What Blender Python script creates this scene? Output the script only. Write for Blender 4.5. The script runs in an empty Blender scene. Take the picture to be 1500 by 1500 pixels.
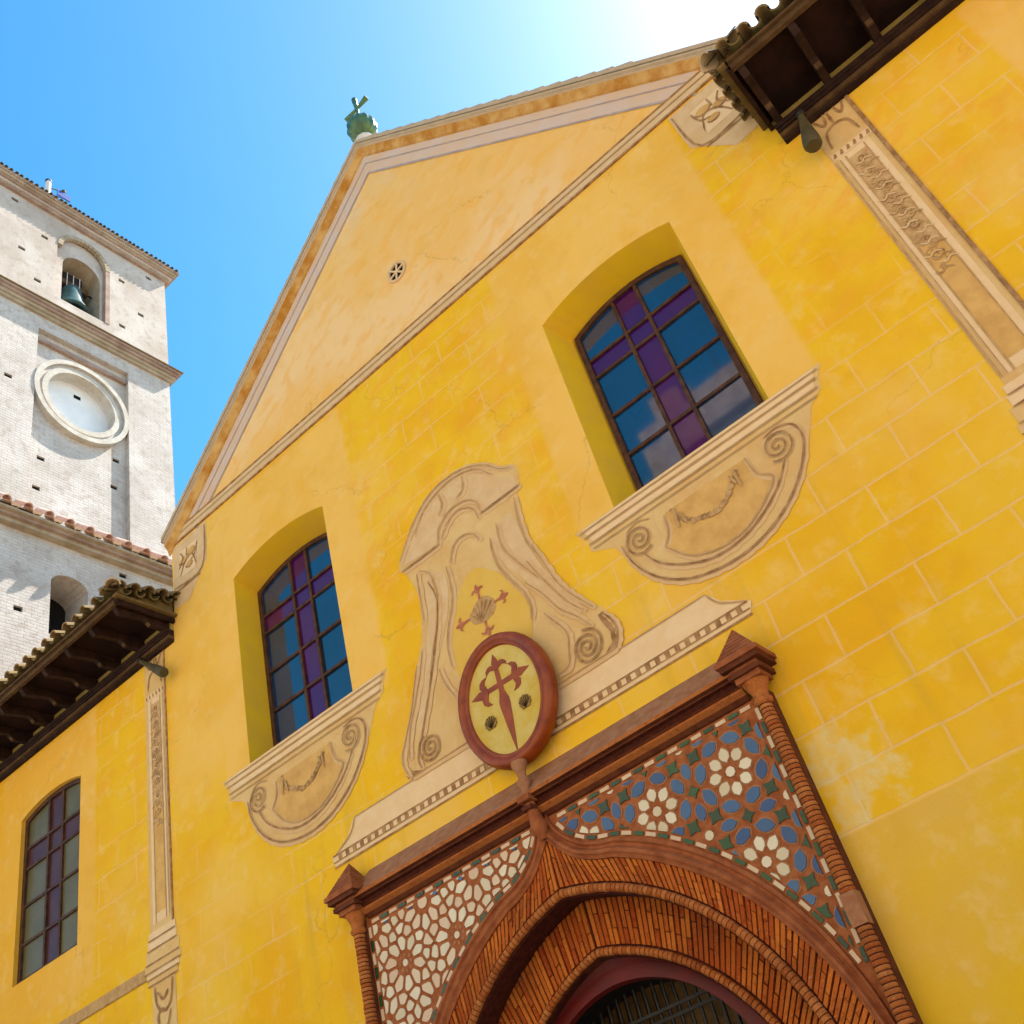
import bpy, bmesh, math, random
from mathutils import Vector, Matrix
from mathutils.geometry import tessellate_polygon
random.seed(7)
SC = bpy.context.scene
COL = SC.collection
PI = math.pi
# ------------------------------------------------------------------ camera
CAM_LOC = Vector((5.28, -8.0, 1.6))
RW = ((0.7412344, 0.6284905, -0.2357354), (-0.5471232, 0.3622274, -0.7546175), (-0.3888801, 0.6883248, 0.6123571))
cd = bpy.data.cameras.new("camera"); cam = bpy.data.objects.new("camera", cd); COL.objects.link(cam)
rx, up, bk = Vector(RW[0]), -Vector(RW[1]), -Vector(RW[2])
cam.matrix_world = Matrix(((rx.x, up.x, bk.x, CAM_LOC.x), (rx.y, up.y, bk.y, CAM_LOC.y), (rx.z, up.z, bk.z, CAM_LOC.z), (0, 0, 0, 1)))
cd.sensor_width = 36; cd.lens = 36 * 1514.54 / 1500
cd.clip_start = 0.05; cd.clip_end = 2000
SC.camera = cam
# ------------------------------------------------------------------ light
SUN = Vector((0.20, 0.57, 0.79)).normalized()      # towards the sun: behind the church, a little to the right
w = bpy.data.worlds.new("World"); SC.world = w; w.use_nodes = True
nt = w.node_tree; bg = nt.nodes["Background"]
sky = nt.nodes.new("ShaderNodeTexSky"); sky.sky_type = 'NISHITA'; sky.sun_disc = False
sky.sun_elevation = math.asin(SUN.z); sky.sun_rotation = math.atan2(SUN.x, SUN.y)
sky.air_density = 1.0; sky.dust_density = 0.5; sky.ozone_density = 1.8; sky.altitude = 10
hs = nt.nodes.new("ShaderNodeHueSaturation"); hs.inputs["Saturation"].default_value = 1.36; hs.inputs["Hue"].default_value = 0.483
nt.links.new(sky.outputs[0], hs.inputs["Color"]); nt.links.new(hs.outputs[0], bg.inputs[0])
bg.inputs[1].default_value = 0.12
sl = bpy.data.lights.new("sun", 'SUN'); sl.energy = 5.0; sl.angle = math.radians(0.5); sl.color = (1, 0.94, 0.84)
so = bpy.data.objects.new("sun", sl); COL.objects.link(so)
so.rotation_euler = (-SUN).to_track_quat('-Z', 'Y').to_euler(); so.location = (10, 30, 40)
SC.view_settings.view_transform = 'Standard'; SC.view_settings.look = 'None'
SC.view_settings.gamma = 1; SC.view_settings.exposure = 1.42
SC.render.engine = 'CYCLES'; SC.cycles.use_denoising = True
SC.cycles.max_bounces = 8; SC.cycles.diffuse_bounces = 4; SC.cycles.sample_clamp_indirect = 6

# ------------------------------------------------------------------ node helper
class G:
    def __init__(s, name):
        s.m = bpy.data.materials.new(name); s.m.use_nodes = True; s.t = s.m.node_tree
        s.b = s.t.nodes["Principled BSDF"]; s.L = s.t.links
        s.tc = s.t.nodes.new("ShaderNodeTexCoord")
        sp = s.t.nodes.new("ShaderNodeSeparateXYZ"); s.L.new(s.tc.outputs["Object"], sp.inputs[0])
        s.P = s.tc.outputs["Object"]; s.x, s.y, s.z = sp.outputs
    def _in(s, sock, v):
        if v is None: return
        if hasattr(v, "links"): s.L.new(v, sock)
        else: sock.default_value = v
    def math(s, op, a, b=None, c=None, clamp=False):
        n = s.t.nodes.new("ShaderNodeMath"); n.operation = op; n.use_clamp = clamp
        for i, v in enumerate((a, b, c)): s._in(n.inputs[i], v)
        return n.outputs[0]
    def add(s, a, b): return s.math('ADD', a, b)
    def mul(s, a, b): return s.math('MULTIPLY', a, b)
    def sub(s, a, b): return s.math('SUBTRACT', a, b)
    def inv(s, a): return s.math('SUBTRACT', 1.0, a)
    def step(s, v, a, b):
        n = s.t.nodes.new("ShaderNodeMapRange"); n.interpolation_type = 'SMOOTHSTEP'
        s._in(n.inputs[0], v); n.inputs[1].default_value = a; n.inputs[2].default_value = b
        return n.outputs[0]
    def inside(s, v, a, b, e=0.02): return s.mul(s.step(v, a - e, a + e), s.inv(s.step(v, b - e, b + e)))
    def vec(s, x=0.0, y=0.0, z=0.0):
        n = s.t.nodes.new("ShaderNodeCombineXYZ")
        for i, v in enumerate((x, y, z)): s._in(n.inputs[i], v)
        return n.outputs[0]
    def noise(s, scale, detail=4, vec=None, rough=0.55, off=0.0):
        n = s.t.nodes.new("ShaderNodeTexNoise"); n.inputs["Scale"].default_value = scale
        n.inputs["Detail"].default_value = detail; n.inputs["Roughness"].default_value = rough
        v = vec or s.P
        if off:
            a = s.t.nodes.new("ShaderNodeVectorMath"); s.L.new(v, a.inputs[0]); a.inputs[1].default_value = (off, off * 1.7, -off); v = a.outputs[0]
        s.L.new(v, n.inputs["Vector"]); return n.outputs[0]
    def brick(s, vec, bw, bh, mortar, smooth=0.1, c1=(0, 0, 0, 1), c2=(1, 1, 1, 1)):
        n = s.t.nodes.new("ShaderNodeTexBrick"); s.L.new(vec, n.inputs["Vector"])
        n.inputs["Scale"].default_value = 1; n.inputs["Brick Width"].default_value = bw; n.inputs["Row Height"].default_value = bh
        n.inputs["Mortar Size"].default_value = mortar; n.inputs["Mortar Smooth"].default_value = smooth
        n.inputs["Color1"].default_value = c1; n.inputs["Color2"].default_value = c2; n.inputs["Mortar"].default_value = (.5, .5, .5, 1)
        return n.outputs["Color"], n.outputs["Fac"]
    def mix(s, f, a, b):
        n = s.t.nodes.new("ShaderNodeMix"); n.data_type = 'RGBA'
        s._in(n.inputs[0], f)
        for k, v in ((6, a), (7, b)):
            if not hasattr(v, "links"): v = (*v, 1) if len(v) == 3 else v
            s._in(n.inputs[k], v)
        return n.outputs[2]
    def island(s):
        return s.t.nodes.new("ShaderNodeNewGeometry").outputs["Random Per Island"]
    def bump(s, h, strength=0.3, dist=0.01):
        n = s.t.nodes.new("ShaderNodeBump"); n.inputs["Strength"].default_value = strength; n.inputs["Distance"].default_value = dist
        s.L.new(h, n.inputs["Height"]); s.L.new(n.outputs[0], s.b.inputs["Normal"])
    def done(s, col, rough=0.9, spec=0.2):
        s._in(s.b.inputs["Base Color"], (*col, 1) if isinstance(col, tuple) else col)
        s._in(s.b.inputs["Roughness"], rough); s.b.inputs["Specular IOR Level"].default_value = spec
        return s.m

def simple(name, c1, c2, scale=3.0, rough=0.85, bump=0.2, bscale=30, isl=0.0, spec=0.2):
    g = G(name); n = g.noise(scale, 6, rough=.65)
    f = g.step(n, 0.32, 0.68)
    if isl: f = g.math('ADD', g.mul(f, 1 - isl), g.mul(g.island(), isl), clamp=True)
    c = g.mix(f, c1, c2)
    if bump: g.bump(g.noise(bscale, 4), bump, 0.01)
    return g.done(c, rough, spec)

def facade_mat():
    g = G("facade_plaster")
    ax = g.math('ABSOLUTE', g.x)
    w1 = g.mul(g.sub(g.noise(1.3, 2), .5), .05); w2 = g.mul(g.sub(g.noise(1.7, 2, off=7), .5), .05)
    bv = g.vec(g.add(g.x, w1), g.add(g.sub(g.z, 4.0), w2), 0.0)
    bc, bf = g.brick(bv, .84, .42, .015, .4)
    sur = g.mul(g.inside(ax, 1.45, 4.38, .05), g.inside(g.z, 7.75, 12.3, .1))
    wing = g.mul(g.inside(ax, 7.25, 9.8, .04), g.inside(g.z, 6.45, 10.55, .05))
    left = g.mul(g.step(g.mul(g.x, -1.0), 4.2, 4.5), g.mul(g.inv(g.step(g.mul(g.x, -1.0), 5.3, 5.6)), g.step(g.z, 7.4, 8.6)))
    ash = g.mul(g.mul(g.inv(sur), g.inv(wing)), g.mul(g.step(g.z, 3.98, 4.01), g.inv(g.mul(left, .8))))
    ped = g.step(g.z, 12.4, 12.6)
    big = g.noise(.30, 3); mid = g.noise(1.1, 5, off=3); fine = g.noise(5, 6, off=11)
    hatch = g.noise(1.0, 4, vec=g.vec(g.add(g.mul(g.x, 2.2), g.mul(g.z, .8)), g.mul(g.sub(g.z, g.mul(g.x, .5)), 3.6), 0.0))
    # plain limewash
    plain = g.mix(g.step(mid, .35, .7), (.84, .50, .105), (.80, .44, .065))
    ashc = g.mix(g.step(mid, .38, .64), (.83, .48, .016), (.80, .41, .012))
    ashc = g.mix(g.mul(bc if False else g.step(bc, .0, 1.0), .35), ashc, (.78, .50, .03))
    pale = g.step(g.noise(.55, 4, off=5), .45, .75)
    ashc = g.mix(g.mul(pale, .6), ashc, (.84, .54, .15))
    org = g.mul(g.step(hatch, .48, .66), g.step(g.z, 5.5, 9.5))
    ashc = g.mix(g.mul(org, .5), ashc, (.84, .38, .035))
    pedc = g.mix(g.step(g.noise(.5, 4, off=2), .38, .62), (.84, .55, .24), (.83, .48, .13))
    pedc = g.mix(g.mul(g.step(hatch, .50, .62), .5), pedc, (.84, .42, .07))
    pedc = g.mix(g.mul(g.step(g.z, 14.6, 16.6), g.mul(g.step(g.noise(1.2, 4, off=9), .4, .65), .7)), pedc, (.66, .55, .40))
    # the washed out plain plaster low on the right
    low = g.mix(g.step(big, .4, .62), (.78, .47, .018), (.72, .44, .09))
    low = g.mix(g.mul(g.step(fine, .45, .75), .25), low, (.78, .52, .14))
    col = g.mix(ash, plain, ashc)
    col = g.mix(g.inv(g.step(g.z, 3.97, 4.0)), col, low)
    col = g.mix(ped, col, pedc)
    # left wing is a deeper ochre
    lw = g.mul(g.step(g.mul(g.x, -1.0), 5.8, 9.0), .6)
    col = g.mix(lw, col, (.76, .36, .012))
    # painted joints, fading in and out
    jf = g.mul(bf, g.mul(ash, g.math('MAXIMUM', g.mul(g.step(g.noise(.8, 3, off=13), .38, .64), .75), g.mul(g.mul(g.inv(g.step(g.z, 7.0, 9.0)), g.step(g.x, -3.0, 2.5)), .9))))
    jf = g.mul(jf, g.inv(g.mul(ped, .65)))
    col = g.mix(g.mul(jf, .65), col, (.82, .52, .22))
    # worn patch by the portal
    dx = g.math('POWER', g.mul(g.sub(g.x, 2.95), 1.7), 2.0); dz = g.math('POWER', g.mul(g.sub(g.z, 4.38), 1.35), 2.0)
    pt = g.mul(g.inv(g.step(g.add(g.add(dx, dz), g.mul(g.sub(g.noise(3.5, 6, off=21), .5), 2.6)), .05, .5)), g.step(g.z, 3.98, 4.0))
    col = g.mix(g.mul(pt, g.add(.35, g.mul(g.step(g.noise(9, 5), .4, .6), .35))), col, (.72, .60, .30))
    st = g.mul(g.step(g.noise(.9, 5, vec=g.vec(g.mul(g.x, 3.0), 0.0, g.mul(g.z, .35))), .60, .8), .22)
    col = g.mix(st, col, (.55, .33, .05))
    col = g.mix(g.mul(g.step(fine, .5, .75), .30), col, (.84, .60, .24))
    col = g.mix(g.mul(g.step(g.noise(2.6, 6, off=31), .52, .7), .18), col, (.66, .33, .02))
    col = g.mix(g.mul(g.step(g.noise(60, 2, off=17), .68, .75), .35), col, (.35, .20, .04))
    vn = g.t.nodes.new("ShaderNodeTexVoronoi"); vn.feature = 'DISTANCE_TO_EDGE'; vn.inputs["Scale"].default_value = .45
    g.L.new(g.vec(g.add(g.x, g.mul(g.noise(2.2, 5), .9)), 0.0, g.add(g.z, g.mul(g.noise(2.4, 5, off=5), .9))), vn.inputs["Vector"])
    ck = g.mul(g.inv(g.step(vn.outputs["Distance"], .001, .006)), g.step(g.noise(.6, 2, off=41), .52, .62))
    col = g.mix(g.mul(ck, .30), col, (.42, .24, .05))
    rs = g.mul(g.mul(g.step(g.noise(1.0, 5, vec=g.vec(g.mul(g.x, 5.0), 0.0, g.mul(g.z, .25)), off=2), .52, .72), g.inside(ax, 1.5, 4.3, .1)), g.inside(g.z, 4.6, 7.0, .8))
    col = g.mix(g.mul(rs, .30), col, (.52, .32, .06))
    h = g.add(g.mul(fine, .5), g.add(g.mul(g.noise(40, 3), .15), g.mul(jf, -.25)))
    g.bump(h, .6, .018)
    return g.done(col, .92, .12)

def stone_paint():
    g = G("painted_stone_wash")
    n = g.noise(1.6, 5); f = g.noise(9, 5, off=4)
    c = g.mix(g.step(n, .35, .68), (.70, .48, .20), (.66, .40, .145))
    c = g.mix(g.mul(g.step(f, .5, .75), .5), c, (.74, .53, .27))
    c = g.mix(g.mul(g.step(g.noise(4, 4, vec=g.vec(g.mul(g.x, 3.0), 0.0, g.z)), .55, .75), .25), c, (.50, .28, .11))
    g.bump(g.noise(25, 4), .2, .01)
    return g.done(c, .92, .1)

def brick_mat(name, c1, c2, c3):
    g = G(name); r = g.island(); n = g.noise(22, 4)
    c = g.mix(r, c1, c2); c = g.mix(g.mul(g.step(n, .5, .75), .55), c, c3)
    c = g.mix(g.mul(g.step(g.noise(2.2, 4, off=3), .48, .68), .45), c, (.20, .05, .014)); c = g.mix(g.mul(g.step(g.noise(70, 2, off=5), .6, .7), .4), c, (.52, .34, .20))
    g.bump(n, .8, .008)
    return g.done(c, .93, .08)

def tower_mat(name, smooth):
    g = G(name)
    bv = g.vec(g.add(g.y, g.mul(g.x, 1.0)), g.add(g.z, g.mul(g.sub(g.noise(2, 4), .5), .09)), 0.0)
    bc, bf = g.brick(bv, .27, .085, .012, .5)
    n = g.noise(.9, 5); f = g.noise(14, 5, off=3)
    c = g.mix(g.step(n, .35, .65), (.56, .51, .46), (.46, .41, .36))
    if smooth:
        c = g.mix(g.step(g.noise(.6, 4, off=8), .4, .62), (.50, .43, .37), (.40, .33, .27)); k = .25
    else: k = .8
    c = g.mix(g.mul(g.step(g.add(g.mul(bc, .8), g.mul(g.noise(3, 4, off=6), .5)), .5, 1.0), k * .5), c, (.40, .34, .30)); c = g.mix(g.mul(bf, k), c, (.38, .34, .31)); c = g.mix(g.mul(g.step(g.noise(.7, 6, off=15), .45, .7), .4), c, (.66, .62, .58)); c = g.mix(g.mul(g.step(g.noise(4, 6, off=19), .50, .66), .5), c, (.34, .27, .22)); c = g.mix(g.mul(g.step(g.noise(26, 3, off=23), .55, .68), .4), c, (.30, .26, .24)); c = g.mix(g.mul(g.step(f, .5, .75), .35), c, (.58, .54, .51))
    c = g.mix(g.mul(g.step(g.noise(1.2, 5, vec=g.vec(g.mul(g.y, 3.0), 0.0, g.mul(g.z, .4))), .58, .8), .35), c, (.50, .42, .36))
    g.bump(g.add(g.mul(f, .4), g.mul(bf, -.6 if not smooth else -.2)), .5, .012)
    return g.done(c, .92, .1)

def glass_mat(name, c1, c2, rough=.04):
    g = G(name); n = g.noise(.7, 3); c = g.mix(g.step(n, .35, .65), c1, c2)
    g.bump(g.noise(2.5, 1), .012, .02); m = g.done(c, rough, .5); g.b.inputs["IOR"].default_value = 1.95
    return m

M = {}
M['facade'] = facade_mat()
M['stone'] = stone_paint()
M['panel_brown'] = simple('painted_brown_panel', (.46, .26, .11), (.62, .40, .18), 9, .92, .1)
M['reveal'] = simple('saturated_yellow_reveal', (.82, .51, .012), (.76, .45, .035), 2, .92, .2)
M['shade'] = simple('painted_shade_tone', (.64, .40, .18), (.70, .46, .22), 6, .92, 0)
M['apron_orange'] = simple('painted_orange_panel', (.70, .42, .13), (.56, .31, .09), 3, .92, .1)
M['stone_pale'] = simple("painted_stone_light", (.76, .52, .26), (.80, .58, .33), 5, .92, .15)
M['stone_pink'] = simple("painted_stone_pink", (.65, .42, .19), (.70, .49, .26), 4, .92, .15)
M['line'] = simple("painted_brown_line", (.25, .12, .045), (.48, .28, .12), 9, .92, 0)
M['linesoft'] = simple("painted_soft_line", (.42, .24, .09), (.55, .34, .14), 9, .92, 0)
M['field'] = simple("painted_ochre_field", (.72, .46, .09), (.70, .42, .07), 2, .92, .1)
M['red_paint'] = simple("painted_rose_red", (.42, .11, .06), (.52, .20, .11), 8, .9, 0)
M['olive_paint'] = simple("painted_olive_brown", (.30, .19, .05), (.20, .12, .03), 20, .9, 0)
M['cornice'] = simple("cornice_orange_ochre", (.44, .18, .02), (.62, .38, .13), 3, .9, .3)
M['pale_band'] = simple("weathered_pale_plaster", (.62, .48, .38), (.66, .44, .26), 2.2, .92, .3)
M['greyline'] = simple("weathered_grey_line", (.34, .27, .24), (.48, .38, .32), 4, .92, 0)
M['brick'] = brick_mat("orange_brick", (.33, .055, .010), (.56, .165, .024), (.13, .016, .005))
M['brick_roll'] = brick_mat("moulded_brick", (.34, .085, .018), (.48, .17, .045), (.15, .035, .012))
M['mortar'] = simple("dark_mortar_and_shade", (.045, .008, .004), (.09, .018, .007), 20, .9, .3)
M['terracotta'] = simple("terracotta_moulding", (.23, .060, .018), (.36, .115, .038), 7, .8, .35, 40)
M['terra_pink'] = simple('weathered_pink_brick', (.40, .19, .09), (.30, .12, .05), 9, .85, .4, 40)
M['terra_dark'] = simple("dark_terracotta", (.085, .020, .008), (.14, .038, .012), 7, .8, .3, 40)
M['red'] = simple("dark_red_lacquer", (.13, .004, .002), (.09, .006, .003), 4, .55, .1, spec=.4)
M['clay'] = simple("mosaic_clay_ground", (.26, .07, .020), (.38, .13, .045), 12, .85, .3, 60)
def glaze(name, a, b): 
    g = G(name); r = g.island(); c = g.mix(r, a, b); g.bump(g.noise(18, 3), .15, .01); return g.done(c, .22, .5)
M['tile_white'] = glaze("cream_glaze", (.56, .46, .28), (.70, .62, .44))
M['tile_pink'] = glaze("rosy_cream_glaze", (.58, .40, .24), (.64, .50, .32))
M['tile_blue'] = glaze("blue_glaze", (.008, .055, .17), (.045, .14, .27))
M['tile_green'] = glaze("green_glaze", (.005, .035, .014), (.012, .075, .018))
M['frame'] = simple("dark_brown_frame", (.045, .018, .010), (.10, .045, .022), 8, .6, .2)
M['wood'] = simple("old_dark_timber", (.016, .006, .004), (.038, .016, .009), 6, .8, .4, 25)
M['wood_lit'] = simple("lit_brown_timber", (.065, .032, .012), (.11, .06, .022), 6, .8, .4, 25)  # lighter copy of the timber, its lit tone put into the colour
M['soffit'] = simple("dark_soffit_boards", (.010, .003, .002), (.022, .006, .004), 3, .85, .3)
M['eave_fill'] = simple("ochre_infill", (.34, .24, .06), (.42, .30, .08), 4, .9, .3)
M['glass'] = glass_mat("sky_tinted_window_glass", (.002, .035, .110), (.004, .025, .055))  # clear glass; the blue of the reflected sky is put into the base colour
M['glass_purple'] = glass_mat("violet_stained_glass", (.045, .002, .085), (.075, .004, .060)); M['glass_purple'].node_tree.nodes['Principled BSDF'].inputs['IOR'].default_value = 1.55
M['glass_dusty'] = simple('dusty_grey_green_glass', (.10, .085, .028), (.14, .115, .045), 2.5, .30, 0, spec=.22)
M['purple_dusty'] = simple('dusty_plum_glass', (.085, .030, .022), (.06, .018, .022), 2.5, .3, 0, spec=.2)
M['dark'] = simple("interior_shade", (.006, .005, .005), (.012, .009, .008), 3, .9, 0)  # near-black sheets that put the shade inside openings into the colour
M['iron'] = simple("black_iron", (.012, .011, .010), (.03, .026, .022), 10, .5, .2)
M['lead'] = simple("weathered_lead", (.06, .05, .022), (.10, .075, .03), 6, .6, .2)
M['interior_pane'] = simple("obscured_pale_pane", (.34, .36, .28), (.24, .25, .18), 6, .4, 0)
M['inner_wood'] = simple("inner_screen_timber", (.11, .075, .035), (.06, .04, .02), 6, .7, .1)
M['tower_brick'] = tower_mat("tower_pale_brick", False)
M['tower_plaster'] = tower_mat("tower_worn_plaster", True)
M['tower_trim'] = simple("tower_brick_trim", (.26, .17, .13), (.38, .28, .22), 2.5, .9, .4, 25)
M['tower_trim_y'] = simple("tower_ochre_trim", (.30, .23, .15), (.42, .35, .26), 2.5, .9, .4, 25)
M['disc'] = simple('bright_limewash', (.80, .79, .78), (.70, .70, .70), 1.5, .9, .2)
M['ring'] = simple('pale_ring_stone', (.42, .37, .30), (.54, .50, .44), 3, .9, .4, 20)
M['white'] = simple("whitewashed_plaster", (.62, .60, .58), (.54, .52, .51), 1.5, .9, .2)
M['rooftile'] = simple("lichen_roof_tile", (.24, .14, .06), (.20, .15, .06), 7, .9, .5, 30, .5)
M['rooftile_red'] = simple("red_roof_tile", (.50, .26, .18), (.66, .48, .40), 5, .9, .4, 30, .5)
M['tile_pale'] = simple("pale_ridge_tile", (.56, .40, .24), (.42, .32, .20), 6, .9, .4, 30, .4)
M['moss'] = simple("mossy_tile", (.09, .08, .025), (.20, .12, .045), 9, .9, .5, 30, .4)
M['greenceramic'] = simple("green_glazed_ceramic", (.03, .085, .035), (.09, .17, .05), 9, .3, .1, spec=.5)
M['bronze'] = simple("verdigris_bronze", (.03, .11, .13), (.05, .07, .06), 4, .5, .2)
M['blue_metal'] = simple("blue_painted_metal", (.02, .06, .30), (.03, .10, .36), 4, .5, 0)
M['paving'] = simple("pale_stone_paving", (.36, .30, .22), (.42, .36, .28), 1.2, .85, .3)

# ------------------------------------------------------------------ mesh helper
class MB:
    def __init__(s): s.v = []; s.f = []; s.mi = []; s.mats = []; s.sm = []
    def _m(s, m):
        m = M[m] if isinstance(m, str) else m
        if m not in s.mats: s.mats.append(m)
        return s.mats.index(m)
    def face(s, pts, m, smooth=False):
        i = len(s.v); s.v += [tuple(p) for p in pts]; s.f.append(tuple(range(i, i + len(pts)))); s.mi.append(s._m(m)); s.sm.append(smooth)
    def grid(s, rows, m, smooth=True, closed=False):
        i = len(s.v); n = len(rows[0]); k = s._m(m)
        for r in rows: s.v += [tuple(p) for p in r]
        for a in range(len(rows) - 1):
            for b in range(n if closed else n - 1):
                c = (b + 1) % n
                s.f.append((i + a * n + b, i + a * n + c, i + (a + 1) * n + c, i + (a + 1) * n + b)); s.mi.append(k); s.sm.append(smooth)
    def box(s, x0, x1, y0, y1, z0, z1, m):
        P = [(x0, y0, z0), (x1, y0, z0), (x1, y1, z0), (x0, y1, z0), (x0, y0, z1), (x1, y0, z1), (x1, y1, z1), (x0, y1, z1)]
        i = len(s.v); s.v += P; k = s._m(m)
        for f in ((0, 1, 5, 4), (1, 2, 6, 5), (2, 3, 7, 6), (3, 0, 4, 7), (4, 5, 6, 7), (3, 2, 1, 0)):
            s.f.append(tuple(i + q for q in f)); s.mi.append(k); s.sm.append(False)
    def prism(s, poly, a, b, m, fn=None, cap=(True, True), holes=(), msides=None):
        """poly in the (u,v) plane pushed from depth a to b; fn(u,v,d) -> xyz"""
        fn = fn or (lambda u, v, d: (u, d, v))
        loops = [list(poly)] + [list(h) for h in holes]
        flat = [p for l in loops for p in l]
        tri = tessellate_polygon([[Vector((p[0], p[1], 0)) for p in l] for l in loops])
        for use, d, rev in ((cap[0], a, False), (cap[1], b, True)):
            if not use: continue
            i = len(s.v); s.v += [fn(p[0], p[1], d) for p in flat]; k = s._m(m)
            for t in tri:
                s.f.append(tuple(i + q for q in (t[::-1] if rev else t))); s.mi.append(k); s.sm.append(False)
        for l in loops:
            n = len(l)
            if a == b: continue
            i = len(s.v); k = s._m(msides or m)
            for p in l: s.v += [fn(p[0], p[1], a), fn(p[0], p[1], b)]
            for q in range(n):
                r = (q + 1) % n
                s.f.append((i + 2 * q, i + 2 * q + 1, i + 2 * r + 1, i + 2 * r)); s.mi.append(k); s.sm.append(False)
    def tube(s, pts, r, m, n=8, caps=True, smooth=True):
        pts = [Vector(p) for p in pts]; rs = r if isinstance(r, (list, tuple)) else [r] * len(pts)
        rows = []; ref = None
        for i, p in enumerate(pts):
            t = (pts[min(i + 1, len(pts) - 1)] - pts[max(i - 1, 0)]).normalized()
            if ref is None: ref = Vector((0, 1, 0)) if abs(t.y) < .9 else Vector((0, 0, 1))
            u = (ref - t * ref.dot(t)).normalized(); ref = u; v = t.cross(u)
            rows.append([p + (u * math.cos(2 * PI * k / n) + v * math.sin(2 * PI * k / n)) * rs[i] for k in range(n)])
        s.grid(rows, m, smooth, True)
        if caps: s.face(rows[0], m); s.face(rows[-1][::-1], m)
    def lathe(s, prof, c, m, n=24, smooth=True, axis='z'):
        rows = []
        for r, h in prof:
            rows.append([(c[0] + r * math.cos(2 * PI * k / n), c[1] + r * math.sin(2 * PI * k / n), c[2] + h) for k in range(n)])
        s.grid(rows, m, smooth, True)
    def ribbon(s, pts, wd, y, m, taper=True):
        """flat painted stroke on the facade plane; pts (x,z)"""
        s.ro = getattr(s, 'ro', 0) + 1; y -= .00025 * (s.ro % 40)
        pts = smooth2(pts, 5); n = len(pts); A = []; B = []
        for i, p in enumerate(pts):
            a = pts[max(i - 1, 0)]; b = pts[min(i + 1, n - 1)]; dx, dz = b[0] - a[0], b[1] - a[1]; l = math.hypot(dx, dz) or 1
            k = wd / 2 * ((.35 + .65 * math.sin(PI * (i + .5) / n) ** .5) if taper else 1) * (1 + .18 * math.sin(i * 1.7 + p[0] * 9))
            A.append((p[0] - dz / l * k, y, p[1] + dx / l * k)); B.append((p[0] + dz / l * k, y, p[1] - dx / l * k))
        s.grid([A, B], m, False)
    def build(s, name, parent=None, **kw):
        me = bpy.data.meshes.new(name); me.from_pydata(s.v, [], s.f)
        for m in s.mats: me.materials.append(m)
        me.polygons.foreach_set("material_index", s.mi); me.polygons.foreach_set("use_smooth", s.sm); me.update()
        o = bpy.data.objects.new(name, me); COL.objects.link(o)
        if parent:
            o.parent = parent; o.matrix_parent_inverse = wm(parent).inverted()
        for k, v in kw.items(): o[k] = v
        return o
def wm(o):
    if o.parent is None: return Matrix.LocRotScale(o.location, o.rotation_euler, o.scale)
    return wm(o.parent) @ o.matrix_parent_inverse @ Matrix.LocRotScale(o.location, o.rotation_euler, o.scale)
def thing(name, label, cat, loc=(0, 0, 0), group=None):
    o = bpy.data.objects.new(name, None); COL.objects.link(o); o.location = loc; o.empty_display_size = .3
    o['label'] = label; o['category'] = cat
    if group: o['group'] = group
    return o
def smooth2(p, k=4):
    if len(p) < 3: 
        return [tuple(p[0][c] + (p[-1][c] - p[0][c]) * i / 8 for c in (0, 1)) for i in range(9)]
    out = []
    q = [p[0]] + list(p) + [p[-1]]
    for i in range(1, len(q) - 2):
        for j in range(k):
            t = j / k; a, b, c, d = q[i - 1], q[i], q[i + 1], q[i + 2]
            out.append(tuple(.5 * (2 * b[n] + (c[n] - a[n]) * t + (2 * a[n] - 5 * b[n] + 4 * c[n] - d[n]) * t * t + (-a[n] + 3 * b[n] - 3 * c[n] + d[n]) * t ** 3) for n in (0, 1)))
    out.append(tuple(p[-1])); return out
def resample(p, n):
    L = [0]
    for a, b in zip(p, p[1:]): L.append(L[-1] + math.hypot(b[0] - a[0], b[1] - a[1]))
    out = []; j = 0
    for i in range(n):
        t = L[-1] * i / (n - 1)
        while j < len(p) - 2 and L[j + 1] < t: j += 1
        f = (t - L[j]) / ((L[j + 1] - L[j]) or 1); out.append((p[j][0] + (p[j + 1][0] - p[j][0]) * f, p[j][1] + (p[j + 1][1] - p[j][1]) * f))
    return out
def plen(p): return sum(math.hypot(b[0] - a[0], b[1] - a[1]) for a, b in zip(p, p[1:]))
def rnd(p):
    for _ in range(2): p = [q for i in range(len(p)) for q in ((p[i][0] * .75 + p[(i + 1) % len(p)][0] * .25, p[i][1] * .75 + p[(i + 1) % len(p)][1] * .25), (p[i][0] * .25 + p[(i + 1) % len(p)][0] * .75, p[i][1] * .25 + p[(i + 1) % len(p)][1] * .75))]
    return p
def spiral(c, r0, r1, turns, a0, sgn=1, n=26):
    return [(c[0] + (r0 + (r1 - r0) * i / n) * math.cos(a0 + sgn * 2 * PI * turns * i / n), c[1] + (r0 + (r1 - r0) * i / n) * math.sin(a0 + sgn * 2 * PI * turns * i / n)) for i in range(n + 1)]
def archpoly(x0, x1, zb, zs, zc, n=14):
    """rectangle with a segmental head, counter-clockwise from bottom left"""
    h = (x1 - x0) / 2; s = zc - zs; r = (h * h + s * s) / (2 * s); c = ((x0 + x1) / 2, zc - r); a = math.asin(min(1, h / r))
    return [(x0, zb), (x1, zb)] + [(c[0] + r * math.sin(a - 2 * a * i / n), c[1] + r * math.cos(a - 2 * a * i / n)) for i in range(n + 1)]

# ------------------------------------------------------------------ ground
b = MB(); b.face([(-400, -400, 0), (400, -400, 0), (400, 400, 0), (-400, 400, 0)], 'paving')
o = b.build('ground'); o['kind'] = 'structure'

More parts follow.
